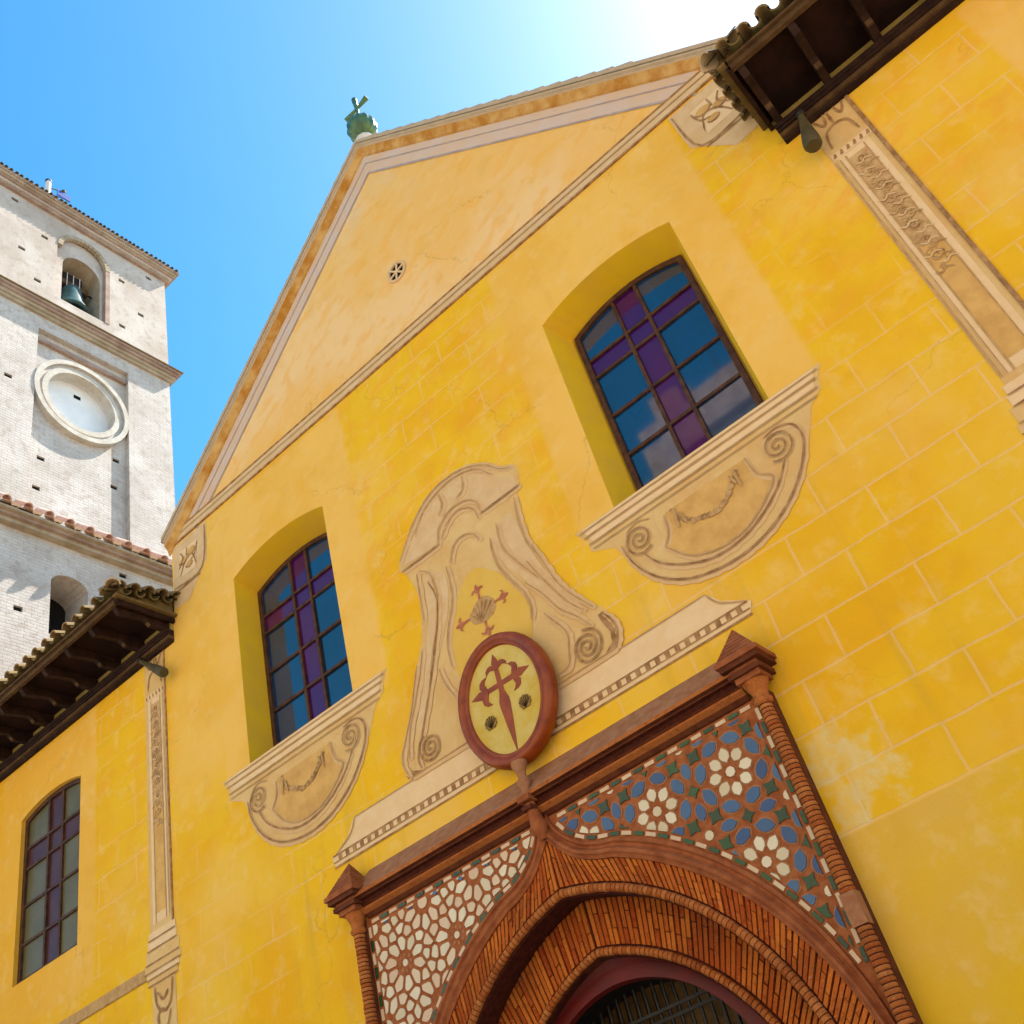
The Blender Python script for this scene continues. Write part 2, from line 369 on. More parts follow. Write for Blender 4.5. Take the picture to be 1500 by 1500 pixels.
# ================================================================== CHURCH
church = thing('church', 'tall yellow church facade with steep gable, painted ashlar joints and brick horseshoe portal', 'church', (0, 0, 0))
RS = .862; APX = (.10, 17.2)                                         # rake slope and apex of the gable (outer edge of the cornice)
def rake(x, drop=0): return APX[1] - drop - RS * abs(x - APX[0])
WIN = [(-3.92, -2.03, .4, .03, .10), (1.93, 3.84, .4, .16, .14)]       # x0, x1, depth, splay left, splay right
ZB, ZS, ZC = 7.60, 10.85, 11.03
wb = MB()
holes = [archpoly(x0, x1, ZB, ZS, ZC) for x0, x1, *_ in WIN]
PCX = .14
HQ = [(-.42 + 2.44 * math.cos(a), 2.17 + 2.44 * math.sin(a)) for a in [(-.18 + (math.acos(.42 / 2.44) + .18) * i / 24) for i in range(25)]]
door = [(PCX - HQ[0][0], .02), (PCX + HQ[0][0], .02)] + [(PCX + x, z) for x, z in HQ] + [(PCX - x, z) for x, z in HQ[-2::-1]]
old = [(PCX - 1.9, .02), (PCX + 1.9, .02), (PCX + 1.9, 3.3), (PCX + 1.2, 4.1), (PCX, 4.4), (PCX - 1.2, 4.1), (PCX - 1.9, 3.3)]
outer = [(-5.28, 0), (5.28, 0), (5.28, rake(5.28, .12)), (APX[0], rake(APX[0], .12)), (-5.28, rake(-5.28, .12))]
wb.prism(outer, 0, .35, 'facade', cap=(True, False), holes=[])if False else None
wb.prism(outer, 0, 0, 'facade', cap=(True, False), holes=holes + [door])
for (x0, x1, d, sl_, sr_), h in zip(WIN, holes):
    inner = archpoly(x0 + sl_, x1 - sr_, ZB, ZS - .13, ZC - .13)
    wb.grid([[(p[0], 0, p[1]) for p in h], [(p[0], d + .1, p[1]) for p in inner]], 'reveal', False, True)
WW = [(-9.22, -7.64), (7.64, 9.22)]; WZB, WZS, WZC = 7.10, 9.60, 9.73
for s, (x0, x1) in zip((-1, 1), WW):
    xs = sorted((s * 5.28, s * 12.0)); h = archpoly(x0, x1, WZB, WZS, WZC)
    wb.prism([(xs[0], 0), (xs[1], 0), (xs[1], 11.08), (xs[0], 11.08)], 0, 0, 'facade', cap=(True, False), holes=[h])
    wb.grid([[(p[0], 0, p[1]) for p in h], [(p[0], .16, p[1]) for p in h]], 'facade', False, True)
# side and back walls (closed so no light leaks in)
for s in (-1, 1):
    wb.face([(s * 5.28, 0, 11), (s * 5.28, 24, 11), (s * 5.28, 24, 12.6), (s * 5.28, 0, 12.6)], 'facade')
    wb.face([(s * 12, 0, 0), (s * 12, 24, 0), (s * 12, 24, 11.08), (s * 12, 0, 11.08)], 'facade')
wb.face([(-12, 24, 0), (12, 24, 0), (12, 24, 11.08), (-12, 24, 11.08)], 'facade')
wb.face([(-5.28, 24, 11), (5.28, 24, 11), (5.28, 24, 12.6), (APX[0], 24, 17), (-5.28, 24, 12.6)], 'facade')
wb.build('wall', church)

# ---- barrel tiles
def barrel(mb, p0, p1, r0, r1, upv, m, n=7, th=.022):
    p0, p1, upv = Vector(p0), Vector(p1), Vector(upv); t = (p1 - p0).normalized(); u = (upv - t * upv.dot(t)).normalized(); v = t.cross(u)
    def arc(p, r): return [p + (v * math.cos(PI * k / (n - 1)) + u * math.sin(PI * k / (n - 1))) * r for k in range(n)]
    a, b2, c, d = arc(p0, r0), arc(p1, r1), arc(p0, r0 - th), arc(p1, r1 - th)
    mb.grid([a, b2], m); mb.grid([c, d], m); mb.grid([a, c], m, False)
# nave roof
rb = MB()
for s in (-1, 1):
    def rp(x, y, dz): return (x, y, rake(x) + dz)
    xo = APX[0] + s * 5.45
    for dz in (.03, -.05): rb.face([rp(APX[0], -.14, dz), rp(xo, -.14, dz), rp(xo, 24, dz), rp(APX[0], 24, dz)], 'tile_pale')
    rb.face([rp(APX[0], -.14, .03), rp(xo, -.14, .03), rp(xo, -.14, -.05), rp(APX[0], -.14, -.05)], 'tile_pale')
    rb.face([rp(xo, -.14, .03), rp(xo, 24, .03), rp(xo, 24, -.07), rp(xo, -.14, -.07)], 'tile_pale')
    L = 5.3; k = 0; tl = .38
    while k * tl * .8 < L:                                            # verge tiles stepping down the rake
        xa = APX[0] + s * (.10 + (k * tl * .8 + tl) * .757); xb = APX[0] + s * (.10 + k * tl * .8 * .757)
        barrel(rb, (xa, -.06, rake(xa) + .035), (xb, -.06, rake(xb) + .02), .075, .06, (0, 0, 1), 'tile_pale')
        k += 1
rb.build('nave_roof', church)
# raking cornice: soffit moulding under the tiles, in two legs joined at the apex
cb = MB()
prof = [(-.13, -.07), (-.13, -.11), (-.105, -.13), (-.10, -.17), (-.055, -.23), (-.03, -.28), (-.03, -.31), (.0, -.33)]
for s in (-1, 1):
    rows = []
    for x in (APX[0], APX[0] + s * 5.42): rows.append([(x, y, rake(x) + dz) for y, dz in prof])
    cb.grid([r_[:4] for r_ in rows][::s], 'tile_pale', False); cb.grid([r_[3:] for r_ in rows][::s], 'cornice', False)
    cb.face([(APX[0] + s * 5.42, y, rake(5.52) + dz) for y, dz in prof + [(.0, -.07)]], 'cornice')
cb.build('raking_cornice', church)
# painted pale strip below the cornice and painted tie band
pb = MB()
for s in (-1, 1):
    X0, X1 = APX[0], APX[0] + s * 4.9
    pb.face([(X0, -.004, rake(X0, .33)), (X1, -.004, rake(X1, .33)), (APX[0] + s * 4.6, -.004, rake(APX[0] + s * 4.6, .78)), (X0, -.004, rake(X0, .78))], 'pale_band')
    for d, wd in ((.80, .035), (.52, .018)):
        xe = APX[0] + s * (4.75 if d > .7 else 4.9)
        pb.ribbon([(X0, rake(X0, d)), (xe, rake(xe, d))], wd, -.010, 'greyline', False)
pb.build('painted_rake_band', church)
pb = MB()
pb.box(-5.2, 5.2, -.016, 0.0, 12.36, 12.56, 'stone_pink')
pb.box(-5.1, 5.1, -.024, 0.0, 12.56, 12.59, 'line'); pb.box(-5.2, 5.2, -.024, 0.0, 12.33, 12.36, 'line'); pb.ribbon([(-5.1, 12.47), (5.1, 12.47)], .018, -.026, 'linesoft', False)
pb.build('tie_band', church)
def corbel(s):
    b = MB(); f = lambda p: [(s * x, z) for x, z in p]
    b.prism(f([(4.42, 12.30), (5.24, 12.30), (5.26, 11.15), (4.9, 11.12), (4.62, 11.45), (4.46, 11.6)]), -.004, -.004, 'stone_pink', cap=(True, False))
    b.prism(f([(4.66, 12.10), (5.08, 12.12), (5.10, 11.62), (4.72, 11.60)]), -.008, -.008, 'stone_pale', cap=(True, False))
    for ex, ez, er in ((4.80, 11.98, .10), (5.00, 11.90, .09), (4.86, 11.76, .08)):
        b.prism(f([(ex + er * math.cos(q), ez + er * .7 * math.sin(q)) for q in [PI * k_ / 7 for k_ in range(14)]]), -.010, -.010, 'apron_orange', cap=(True, False)); b.ribbon(f([(ex + er * math.cos(q), ez + er * .7 * math.sin(q)) for q in [PI + PI * k_ / 6 for k_ in range(7)]]), .025, -.016, 'line')
    for p in ([(4.46, 12.25), (4.58, 11.50), (5.22, 11.50)], [(4.62, 11.42), (5.2, 11.42)], [(4.70, 11.66), (4.78, 11.9), (4.95, 11.86), (5.08, 11.64)], [(4.66, 12.06), (4.72, 11.86), (4.84, 11.80)],
              [(4.9, 12.1), (4.92, 11.94)], [(5.06, 12.08), (5.0, 11.95), (5.1, 11.8)]):
        b.ribbon(f(p), .03, -.012, 'line')
    b.build('painted_corbel', church)
corbel(-1); corbel(1)

# ---- windows
def window(x0, x1, zb, zs, zc, y, cols, rows, name='window', bot=0):
    """cols: two mullion x positions; rows: bar heights z"""
    wf = MB(); fr = .065
    o_ = archpoly(x0, x1, zb, zs, zc); i_ = archpoly(x0 + fr, x1 - fr, zb + fr, zs - fr * .8, zc - fr)
    wf.prism(o_, y - .035, y + .03, 'frame', holes=[i_])
    def top(x):
        h = (x1 - x0) / 2 - fr; s = (zc - fr) - (zs - fr * .8); r = (h * h + s * s) / (2 * s); cx = (x0 + x1) / 2
        return zc - fr - r + math.sqrt(max(0, r * r - (x - cx) ** 2))
    for c in cols: wf.box(c - .022, c + .022, y - .028, y + .02, zb + fr, top(c) + .01, 'frame')
    xs = [x0 + fr, cols[0], cols[1], x1 - fr]
    for z in rows:
        for k in range(3):
            if name == 'centre_gap' and k == 1: continue
            wf.box(xs[k] + (.022 if k else 0), xs[k + 1] - (.022 if k < 2 else 0), y - .024, y + .018, z - .020, z + .020, 'frame')
    W = wf.build('window', church)
    zz = [zb + fr] + list(rows) + [None]
    purple_row = len(rows) - 1
    for k in range(3):
        for r in range(len(zz) - 1):
            xa, xb = xs[k], xs[k + 1]; za = zz[r]; ze = zz[r + 1]
            t = .012; e = [random.uniform(-.006, .006) for _ in range(4)]
            if ze is None: P = [(xa, za), (xb, za)] + [(xb + (xa - xb) * i / 6, top(xb + (xa - xb) * i / 6) + .01) for i in range(7)]
            else: P = [(xa, za), (xb, za), (xb, ze), (xa, ze)]
            purple = k == 1 or r == purple_row
            b = MB(); cxp = (xa + xb) / 2; czp = (za + (ze or za + .5)) / 2
            b.face([(px, y + .004 + e[0] * (px - cxp) * 2 + e[1] * (pz - czp) * 2, pz) for px, pz in P], ('purple_dusty' if zc < 10 else 'glass_purple') if purple else ('glass_dusty' if zc < 10 else 'glass'))
            pn = b.build('pane', W)
            if purple: pn['label'] = 'violet stained pane'
    return W
for (x0, x1, d, sl_, sr_) in WIN:
    xa, xb = x0 + sl_, x1 - sr_; c = (xa + xb) / 2 - .005
    window(xa, xb, ZB + .02, ZS - .13, ZC - .13, d + .02, (c - .18, c + .155), (8.12, 8.74, 9.34, 9.98, 10.26))
for x0, x1 in WW:
    c = (x0 + x1) / 2
    window(x0, x1, WZB, WZS, WZC, .10, (c - .155, c + .215) if c < 0 else (c - .2, c + .17), (7.67, 8.23, 8.80, 9.12))
# sill slabs inside the window recesses
# ---- painted window aprons
def apron(cx, s=1):
    b = MB(); X = lambda p: [(cx + s * (x - 2.92), z) for x, z in p]
    out = [(1.40, 7.93), (4.42, 7.93), (4.33, 7.80), (4.31, 7.68), (4.15, 7.57), (4.06, 7.40), (3.98, 7.27), (3.83, 7.02), (3.58, 6.79), (3.29, 6.63), (2.98, 6.57), (2.70, 6.57), (2.39, 6.66), (2.09, 6.85), (1.92, 7.10), (1.84, 7.35), (1.78, 7.50), (1.52, 7.62), (1.52, 7.76)]
    b.prism(X(out), -.004, -.004, 'stone', cap=(True, False))
    b.prism(X([(1.5, 7.92), (4.33, 7.92), (4.25, 7.72), (1.58, 7.72)]), -.008, -.008, 'stone_pale', cap=(True, False))
    b.prism(X([(2.29, 7.16), (2.49, 6.92), (2.76, 6.81), (3.05, 6.82), (3.31, 6.94), (3.52, 7.14), (3.42, 7.27), (3.37, 7.50), (2.42, 7.50), (2.38, 7.3)]), -.008, -.008, 'apron_orange', cap=(True, False))
    L = [[(1.46, 7.88), (4.36, 7.88)], [(1.50, 7.80), (4.31, 7.80)], [(1.53, 7.70), (4.28, 7.70)], [(1.56, 7.63), (4.24, 7.62)], [(1.86, 7.45), (1.90, 7.25), (2.0, 7.04), (2.16, 6.85), (2.41, 6.69), (2.73, 6.61), (3.03, 6.61), (3.30, 6.68), (3.56, 6.82), (3.79, 7.04), (3.94, 7.30), (3.92, 7.50), (3.78, 7.58), (3.62, 7.56)],
         [(2.05, 7.24), (2.17, 7.04), (2.39, 6.87), (2.68, 6.75), (2.99, 6.75), (3.28, 6.85), (3.53, 7.02), (3.70, 7.22)],
         [(2.29, 7.15), (2.49, 6.91), (2.76, 6.80), (3.05, 6.81), (3.31, 6.93), (3.53, 7.13), (3.41, 7.27), (3.37, 7.50)], [(2.40, 7.47), (2.38, 7.28), (2.29, 7.15)]]
    for p in L[4:]: b.ribbon([(x, z - .02) for x, z in X(p)], .08, -.0085, 'shade')
    for i, p in enumerate(L): b.ribbon(X(p), (.016, .022, .020, .014, .026, .024, .020, .020)[i], -.019, 'line' if i in (4, 5) else 'linesoft', i > 3)
    for p in ([(1.93, 7.42), (1.97, 7.55), (2.1, 7.6), (2.24, 7.55)],): b.ribbon(X(p), .022, -.012, 'linesoft')
    for c0, a0, sg in (((2.07, 7.40), -PI * .3, 1), ((3.70, 7.40), -PI * .7, -1)):
        b.ribbon(X(spiral(c0, .17, .015, 2.3, a0, -sg)), .022, -.026, 'line', False)
    sw = smooth2([(2.50, 7.47), (2.56, 7.32), (2.70, 7.22), (2.86, 7.17), (3.02, 7.21), (3.14, 7.32), (3.24, 7.42)], 5)
    for i, p in enumerate(sw):
        r = .022 + .012 * math.sin(i * 2.3) + .012 * math.sin(PI * i / len(sw)); c0 = (p[0] + random.uniform(-.01, .01), p[1] + random.uniform(-.012, .012))
        b.prism(X([(c0[0] + r * math.cos(2 * PI * k / 7), c0[1] + r * .8 * math.sin(2 * PI * k / 7)) for k in range(7)]), -.012 - .0004 * i, -.012 - .0004 * i, 'linesoft' if i % 2 else 'line', cap=(True, False))
    for p in ([(2.52, 7.44), (2.50, 7.24)], [(3.22, 7.46), (3.23, 7.24)], [(2.56, 7.4), (2.60, 7.24)], [(3.16, 7.42), (3.20, 7.3)]): b.ribbon(X(p), .03, -.026, 'linesoft')
    b.build('painted_apron', church)
apron(-2.95); apron(2.92)

# ---- painted cartouche
CO = [(-0.98,9.0),(-0.95,9.14),(-0.83,9.30),(-0.64,9.52),(-0.37,9.74),(-0.1,9.81),(0.16,9.81),(0.39,9.75),(0.61,9.6),(0.79,9.4),(0.97,9.30),(1.0,9.18),(0.97,9.0),(0.9,8.92),(0.9,8.78),(0.87,8.56),(0.87,8.28),(0.94,8.04),(0.99,7.81),(1.05,7.59),(1.11,7.43),(1.21,7.27),(1.36,7.03),(1.42,7.0),(1.42,6.92),(1.5,6.81),(1.53,6.69),(1.5,6.57),(1.42,6.47),(-1.40,6.47),(-1.49,6.67),(-1.49,6.8),(-1.41,6.92),(-1.22,7.25),(-1.12,7.49),(-1.0,7.71),(-0.87,7.94),(-0.81,8.19),(-0.78,8.36),(-0.78,8.62),(-0.83,8.77),(-0.91,8.98)]
CF = [(0.05,8.42),(-0.2,8.21),(-0.31,8.07),(-0.44,7.84),(-0.52,7.64),(-0.5,7.38),(-0.45,7.17),(-0.33,6.95),(-0.15,6.80),(0.25,6.80),(0.45,6.98),(0.58,7.21),(0.63,7.40),(0.63,7.61),(0.59,7.78),(0.51,7.92),(0.32,8.18)]
CS = [[(-0.61,9.33),(-0.42,9.56),(-0.16,9.68),(0.1,9.71),(0.34,9.66),(0.51,9.56),(0.66,9.35)],[(-0.93,9.11),(-0.77,9.32),(-0.52,9.58),(-0.21,9.75),(0.12,9.77),(0.4,9.69),(0.61,9.55),(0.78,9.36),(.93,9.27)],[(-0.30,8.98),(-0.26,9.15),(-0.08,9.29),(0.11,9.31),(0.27,9.25),(0.36,9.13),(0.38,8.99)],[(.38,8.97),(0.96,8.97)],[(-0.92,8.97),(-0.3,8.97)],[(-0.25,9.02),(-0.09,9.18),(0.07,9.23),(0.22,9.17),(0.30,9.06),(0.32,8.93)],[(-0.2,8.62),(-0.16,8.74),(-0.09,8.83),(0.03,8.86),(0.18,8.80),(0.26,8.65)],[(-0.67,8.82),(-0.53,8.68),(-0.5,8.4),(-0.54,8.21),(-0.62,7.95),(-0.74,7.71),(-0.84,7.47)],[(-0.28,8.63),(-0.28,8.37),(-0.31,8.17),(-0.38,8.01),(-0.46,7.85),(-0.52,7.65),(-0.52,7.39)],[(0.4,8.58),(0.38,8.37),(0.41,8.15),(0.51,7.9),(0.61,7.68),(0.65,7.48),(0.61,7.33)],[(0.85,8.86),(0.83,8.68),(0.82,8.47),(0.84,8.21),(0.92,7.98)],[(0.53,8.71),(0.52,8.37),(0.65,8.07),(0.84,7.73)],[(0.26,9.64),(0.22,9.46),(0.10,9.40)],[(-0.14,9.65),(-0.12,9.46),(-0.20,9.36)],[(-0.72,8.81),(-0.74,8.56),(-0.76,8.16)],[(-0.59,8.61),(-0.52,8.35),(-0.58,8.05),(-0.7,7.75),(-0.83,7.46),(-1.0,7.12),(-1.12,6.89),(-1.24,6.66),(-1.22,6.52)],[(-0.71,7.48),(-0.67,7.26),(-0.57,7.04)],[(-1.0,7.69),(-1.10,7.47),(-1.20,7.23),(-1.38,6.91),(-1.45,6.78),(-1.46,6.65),(-1.40,6.50)],[(-0.87,7.85),(-0.99,7.55),(-1.13,7.28),(-1.29,6.98),(-1.36,6.7)],[(0.66,7.78),(0.82,7.54),(0.96,7.25),(1.11,7.07),(1.25,6.86)],[(0.77,7.31),(0.85,7.17),(0.93,7.03),(0.96,6.90),(0.92,6.76),(0.87,6.61),(0.7,6.58)],[(0.88,8.15),(0.96,7.83),(1.02,7.59),(1.09,7.42),(1.19,7.25),(1.34,7.03)],[(0.76,8.01),(0.86,7.75),(0.97,7.49),(1.08,7.26),(1.23,7.06)],[(-1.38,6.49),(1.42,6.49)],[(1.40,6.93),(1.47,6.81),(1.50,6.69),(1.47,6.57),(1.42,6.49)]]
b = MB()
b.prism(CO, -.004, -.004, 'stone', cap=(True, False))
b.prism([(-.9, 9.04), (-.72, 9.28), (-.40, 9.58), (-.05, 9.70), (.2, 9.68), (.45, 9.55), (.62, 9.38), (.75, 9.24), (.92, 9.16), (.94, 9.0), (.42, 8.99), (.38, 9.15), (.25, 9.30), (.08, 9.36), (-.12, 9.32), (-.28, 9.2), (-.34, 9.0)], -.008, -.008, 'stone_pink', cap=(True, False))
b.prism(rnd(CF), -.008, -.008, 'field', cap=(True, False))
b.prism(rnd([(.40, 8.6), (.78, 8.8), (.80, 8.3), (.95, 7.7), (1.25, 7.1), (1.1, 7.0), (.9, 7.35), (.6, 7.95), (.44, 8.2)]), -.008, -.008, 'stone_pink', cap=(True, False))
b.prism(rnd([(-.30, 8.6), (-.64, 8.78), (-.66, 8.3), (-.82, 7.8), (-1.12, 7.2), (-1.2, 6.8), (-1.1, 6.8), (-.95, 7.15), (-.6, 7.75), (-.36, 8.15)]), -.008, -.008, 'stone_pink', cap=(True, False))
for p in CS: b.ribbon([(x + .02, z - .02) for x, z in p], .085, -.0085, 'shade')
for i, p in enumerate(CS): b.ribbon(p, .026 if i in (3, 4, 9, 15, 24) else .017, -.020, 'line' if i in (3, 4, 15, 24) else 'linesoft')
b.prism([(1.35, 6.93), (1.42, 6.93), (1.5, 6.83), (1.53, 6.69), (1.5, 6.57), (1.45, 6.49), (1.29, 6.50), (1.4, 6.58), (1.42, 6.69), (1.38, 6.79), (1.36, 6.86)], -.010, -.010, 'line', cap=(True, False))
b.prism([(-1.47, 6.66), (-1.44, 6.5), (-1.38, 6.49), (-1.22, 6.50), (-1.36, 6.56), (-1.42, 6.64)], -.010, -.010, 'line', cap=(True, False))
b.ribbon(spiral((-1.05, 6.69), .17, .015, 2.6, PI * .6, 1), .026, -.022, 'line', False)
b.ribbon(spiral((1.13, 6.68), .19, .015, 2.8, PI * .5, -1), .028, -.022, 'line', False)
# scallop with four lily arms
b.prism([(-0.06,7.91),(0.0,7.95),(0.08,7.97),(0.16,7.93),(0.22,7.85),(0.23,7.75),(0.17,7.68),(0.03,7.65),(-0.11,7.70),(-0.16,7.81)], -.012, -.012, 'linesoft', cap=(True, False))
for k in range(6): b.ribbon([(.0, 7.68), (-.13 + .065 * k, 7.83 + .09 * math.sin(PI * (k + .5) / 6))], .010, -.015, 'line', False)
for c0, a in (((.05, 7.95), PI * .52), ((.22, 7.80), 0), ((-.15, 7.80), PI), ((.04, 7.66), -PI * .48)):
    d = (math.cos(a), math.sin(a)); q = (-d[1], d[0]); pt = lambda u, v: (c0[0] + d[0] * u + q[0] * v, c0[1] + d[1] * u + q[1] * v)
    b.ribbon([pt(0, 0), pt(.2, 0)], .026, -.014, 'red_paint', False)
    b.ribbon([pt(.08, 0), pt(.14, .05), pt(.11, .085)], .022, -.0145, 'red_paint'); b.ribbon([pt(.08, 0), pt(.14, -.05), pt(.11, -.085)], .022, -.0145, 'red_paint')
    b.ribbon([pt(.13, .03), pt(.18, 0), pt(.13, -.03)], .018, -.015, 'red_paint')
b.build('painted_cartouche', church)
# ---- painted frieze with dentils
b = MB()
b.prism([(-2.66, 6.18), (-2.45, 6.30), (-2.32, 6.47), (2.46, 6.47), (2.58, 6.32), (2.82, 6.18)], -.004 + .002, -.002, 'stone_pale', cap=(True, False))
b.prism([(-2.68, 6.04), (-2.72, 6.17), (2.84, 6.17), (2.78, 6.04)], -.006, -.006, 'stone_pale', cap=(True, False))
for z, wd in ((6.175, .018), (6.10, .014), (6.045, .020)): b.ribbon([(-2.70, z), (2.80, z)], wd, -.011, 'line', False)
b.ribbon([(-2.3, 6.465), (2.46, 6.465)], .014, -.011, 'linesoft', False)
b.ribbon([(-2.30, 6.46), (-2.40, 6.31), (-2.66, 6.18)], .018, -.011, 'linesoft'); b.ribbon([(2.46, 6.46), (2.56, 6.31), (2.80, 6.18)], .018, -.011, 'linesoft')
x = -2.62
while x < 2.72:
    b.box(x, x + .055, -.010, -.006, 6.108, 6.166, 'line'); x += .115
b.build('painted_frieze', church)

# ---- painted pilasters on either side of the nave
def pilaster(s):
    b = MB(); f = lambda p: [(s * x, z) for x, z in p]; dk = s
    x0, x1 = 5.55, 6.03
    b.prism(f([(x0, 6.62), (x1, 6.62), (x1, 10.66), (x0, 10.66)]), -.004, -.004, 'stone', cap=(True, False))
    b.prism(f([(x0 + .06, 6.7), (x1 - .07, 6.7), (x1 - .07, 9.94), (x0 + .06, 9.94)]), -.007, -.007, 'stone_pale', cap=(True, False))
    b.prism(f([(x0 + .13, 6.82), (x1 - .14, 6.82), (x1 - .14, 9.84), (x0 + .13, 9.84)]), -.010, -.010, 'apron_orange', cap=(True, False))
    b.prism(f([(x0 + .135, 8.35), (x1 - .145, 8.25), (x1 - .145, 9.835), (x0 + .135, 9.835)]), -.0115, -.0115, 'panel_brown', cap=(True, False))
    for xx, wd in ((x0 + .02, .02), (x0 + .13, .018), (x1 - .14, .014), (x0 + .07, .010)): b.ribbon(f([(xx, 6.7), (xx, 9.9)]), wd, -.013, 'linesoft', False)
    b.box(*sorted((s * (x1 - .015 if s > 0 else x0 - .005), s * (x1 + .025 if s > 0 else x0 + .02))), -.018, 0, 6.62, 10.66, 'line')
    b.prism(f([(x0 + .02, 9.93), (x1 - .02, 9.93), (x1 - .02, 10.03), (x0 + .02, 10.03)]), -.012, -.012, 'stone_pale', cap=(True, False))
    for k in range(6): b.prism(f([(x0 + .03 + k * .075, 9.95), (x0 + .065 + k * .075, 9.95), (x0 + .075 + k * .075, 10.01), (x0 + .05 + k * .075, 10.02)]), -.016, -.016, 'line', cap=(True, False))
    for p in ([(x0 + .08, 10.1), (x0 + .12, 10.32), (x0 + .24, 10.38), (x0 + .36, 10.32), (x0 + .40, 10.1)], [(x0 + .24, 10.38), (x0 + .24, 10.62)], [(x0 + .08, 10.6), (x0 + .16, 10.44), (x0 + .2, 10.6)], [(x0 + .32, 10.62), (x0 + .36, 10.46), (x0 + .43, 10.6)]):
        b.ribbon(f(p), .030, -.012, 'line')
    zz = 9.74; k = 0
    while zz > 8.0:                                                   # grotesque scrollwork fading downwards
        c0 = ((x0 + x1) / 2 + .05 * math.sin(k * 2.1), zz); r = .05 + .02 * math.sin(k * 1.3)
        b.ribbon(f(spiral(c0, r, .01, 1.3, k, 1 if k % 2 else -1, 12)), .015, -.014, 'line' if k % 3 == 0 else 'linesoft', True)
        b.ribbon(f([(c0[0] - .08, zz - .02), (c0[0] - .03, zz - .06), (c0[0] + .02, zz - .03), (c0[0] + .08, zz - .07)]), .018, -.016, 'linesoft' if k % 2 else 'stone_pink')
        zz -= .075; k += 1
    for z0, z1, e, m in ((6.52, 6.62, .03, 'stone_pale'), (6.40, 6.52, .05, 'stone_pale'), (6.24, 6.40, .09, 'stone'), (6.14, 6.24, .12, 'stone'), (6.06, 6.14, .08, 'stone_pale'), (5.98, 6.06, .05, 'stone')):
        b.prism(f([(x0 - e, z0), (x1 + e, z0), (x1 + e, z1), (x0 - e, z1)]), -.005, -.005, m, cap=(True, False))
        b.ribbon(f([(x0 - e, z0), (x1 + e, z0)]), .016, -.013, 'line', False)
    b.prism(f([(x0 - .02, 3.0), (x1 - .06, 3.0), (x1 - .02, 5.98), (x0, 5.98)]), -.004, -.004, 'stone', cap=(True, False))
    for p in ([(x0 + .05, 5.95), (x0 + .1, 5.7), (x0 + .22, 5.62), (x0 + .36, 5.72), (x0 + .4, 5.95)], [(x0 + .1, 5.6), (x0 + .18, 5.42), (x0 + .3, 5.44), (x0 + .34, 5.6), (x0 + .24, 5.66)], [(x0 + .14, 5.84), (x0 + .24, 5.76), (x0 + .34, 5.86)]):
        b.ribbon(f(p), .032, -.012, 'line')
    xb = [x1 + .1, 12] if s < 0 else [x1 + .1, 12]
    b.prism(f([(xb[0], 6.08), (xb[1], 6.08), (xb[1], 6.23), (xb[0], 6.23)]), -.004, -.004, 'linesoft', cap=(True, False))
    b.ribbon(f([(xb[0], 6.08), (xb[1], 6.08)]), .014, -.010, 'line', False)
    b.build('painted_pilaster', church)
pilaster(-1); pilaster(1)

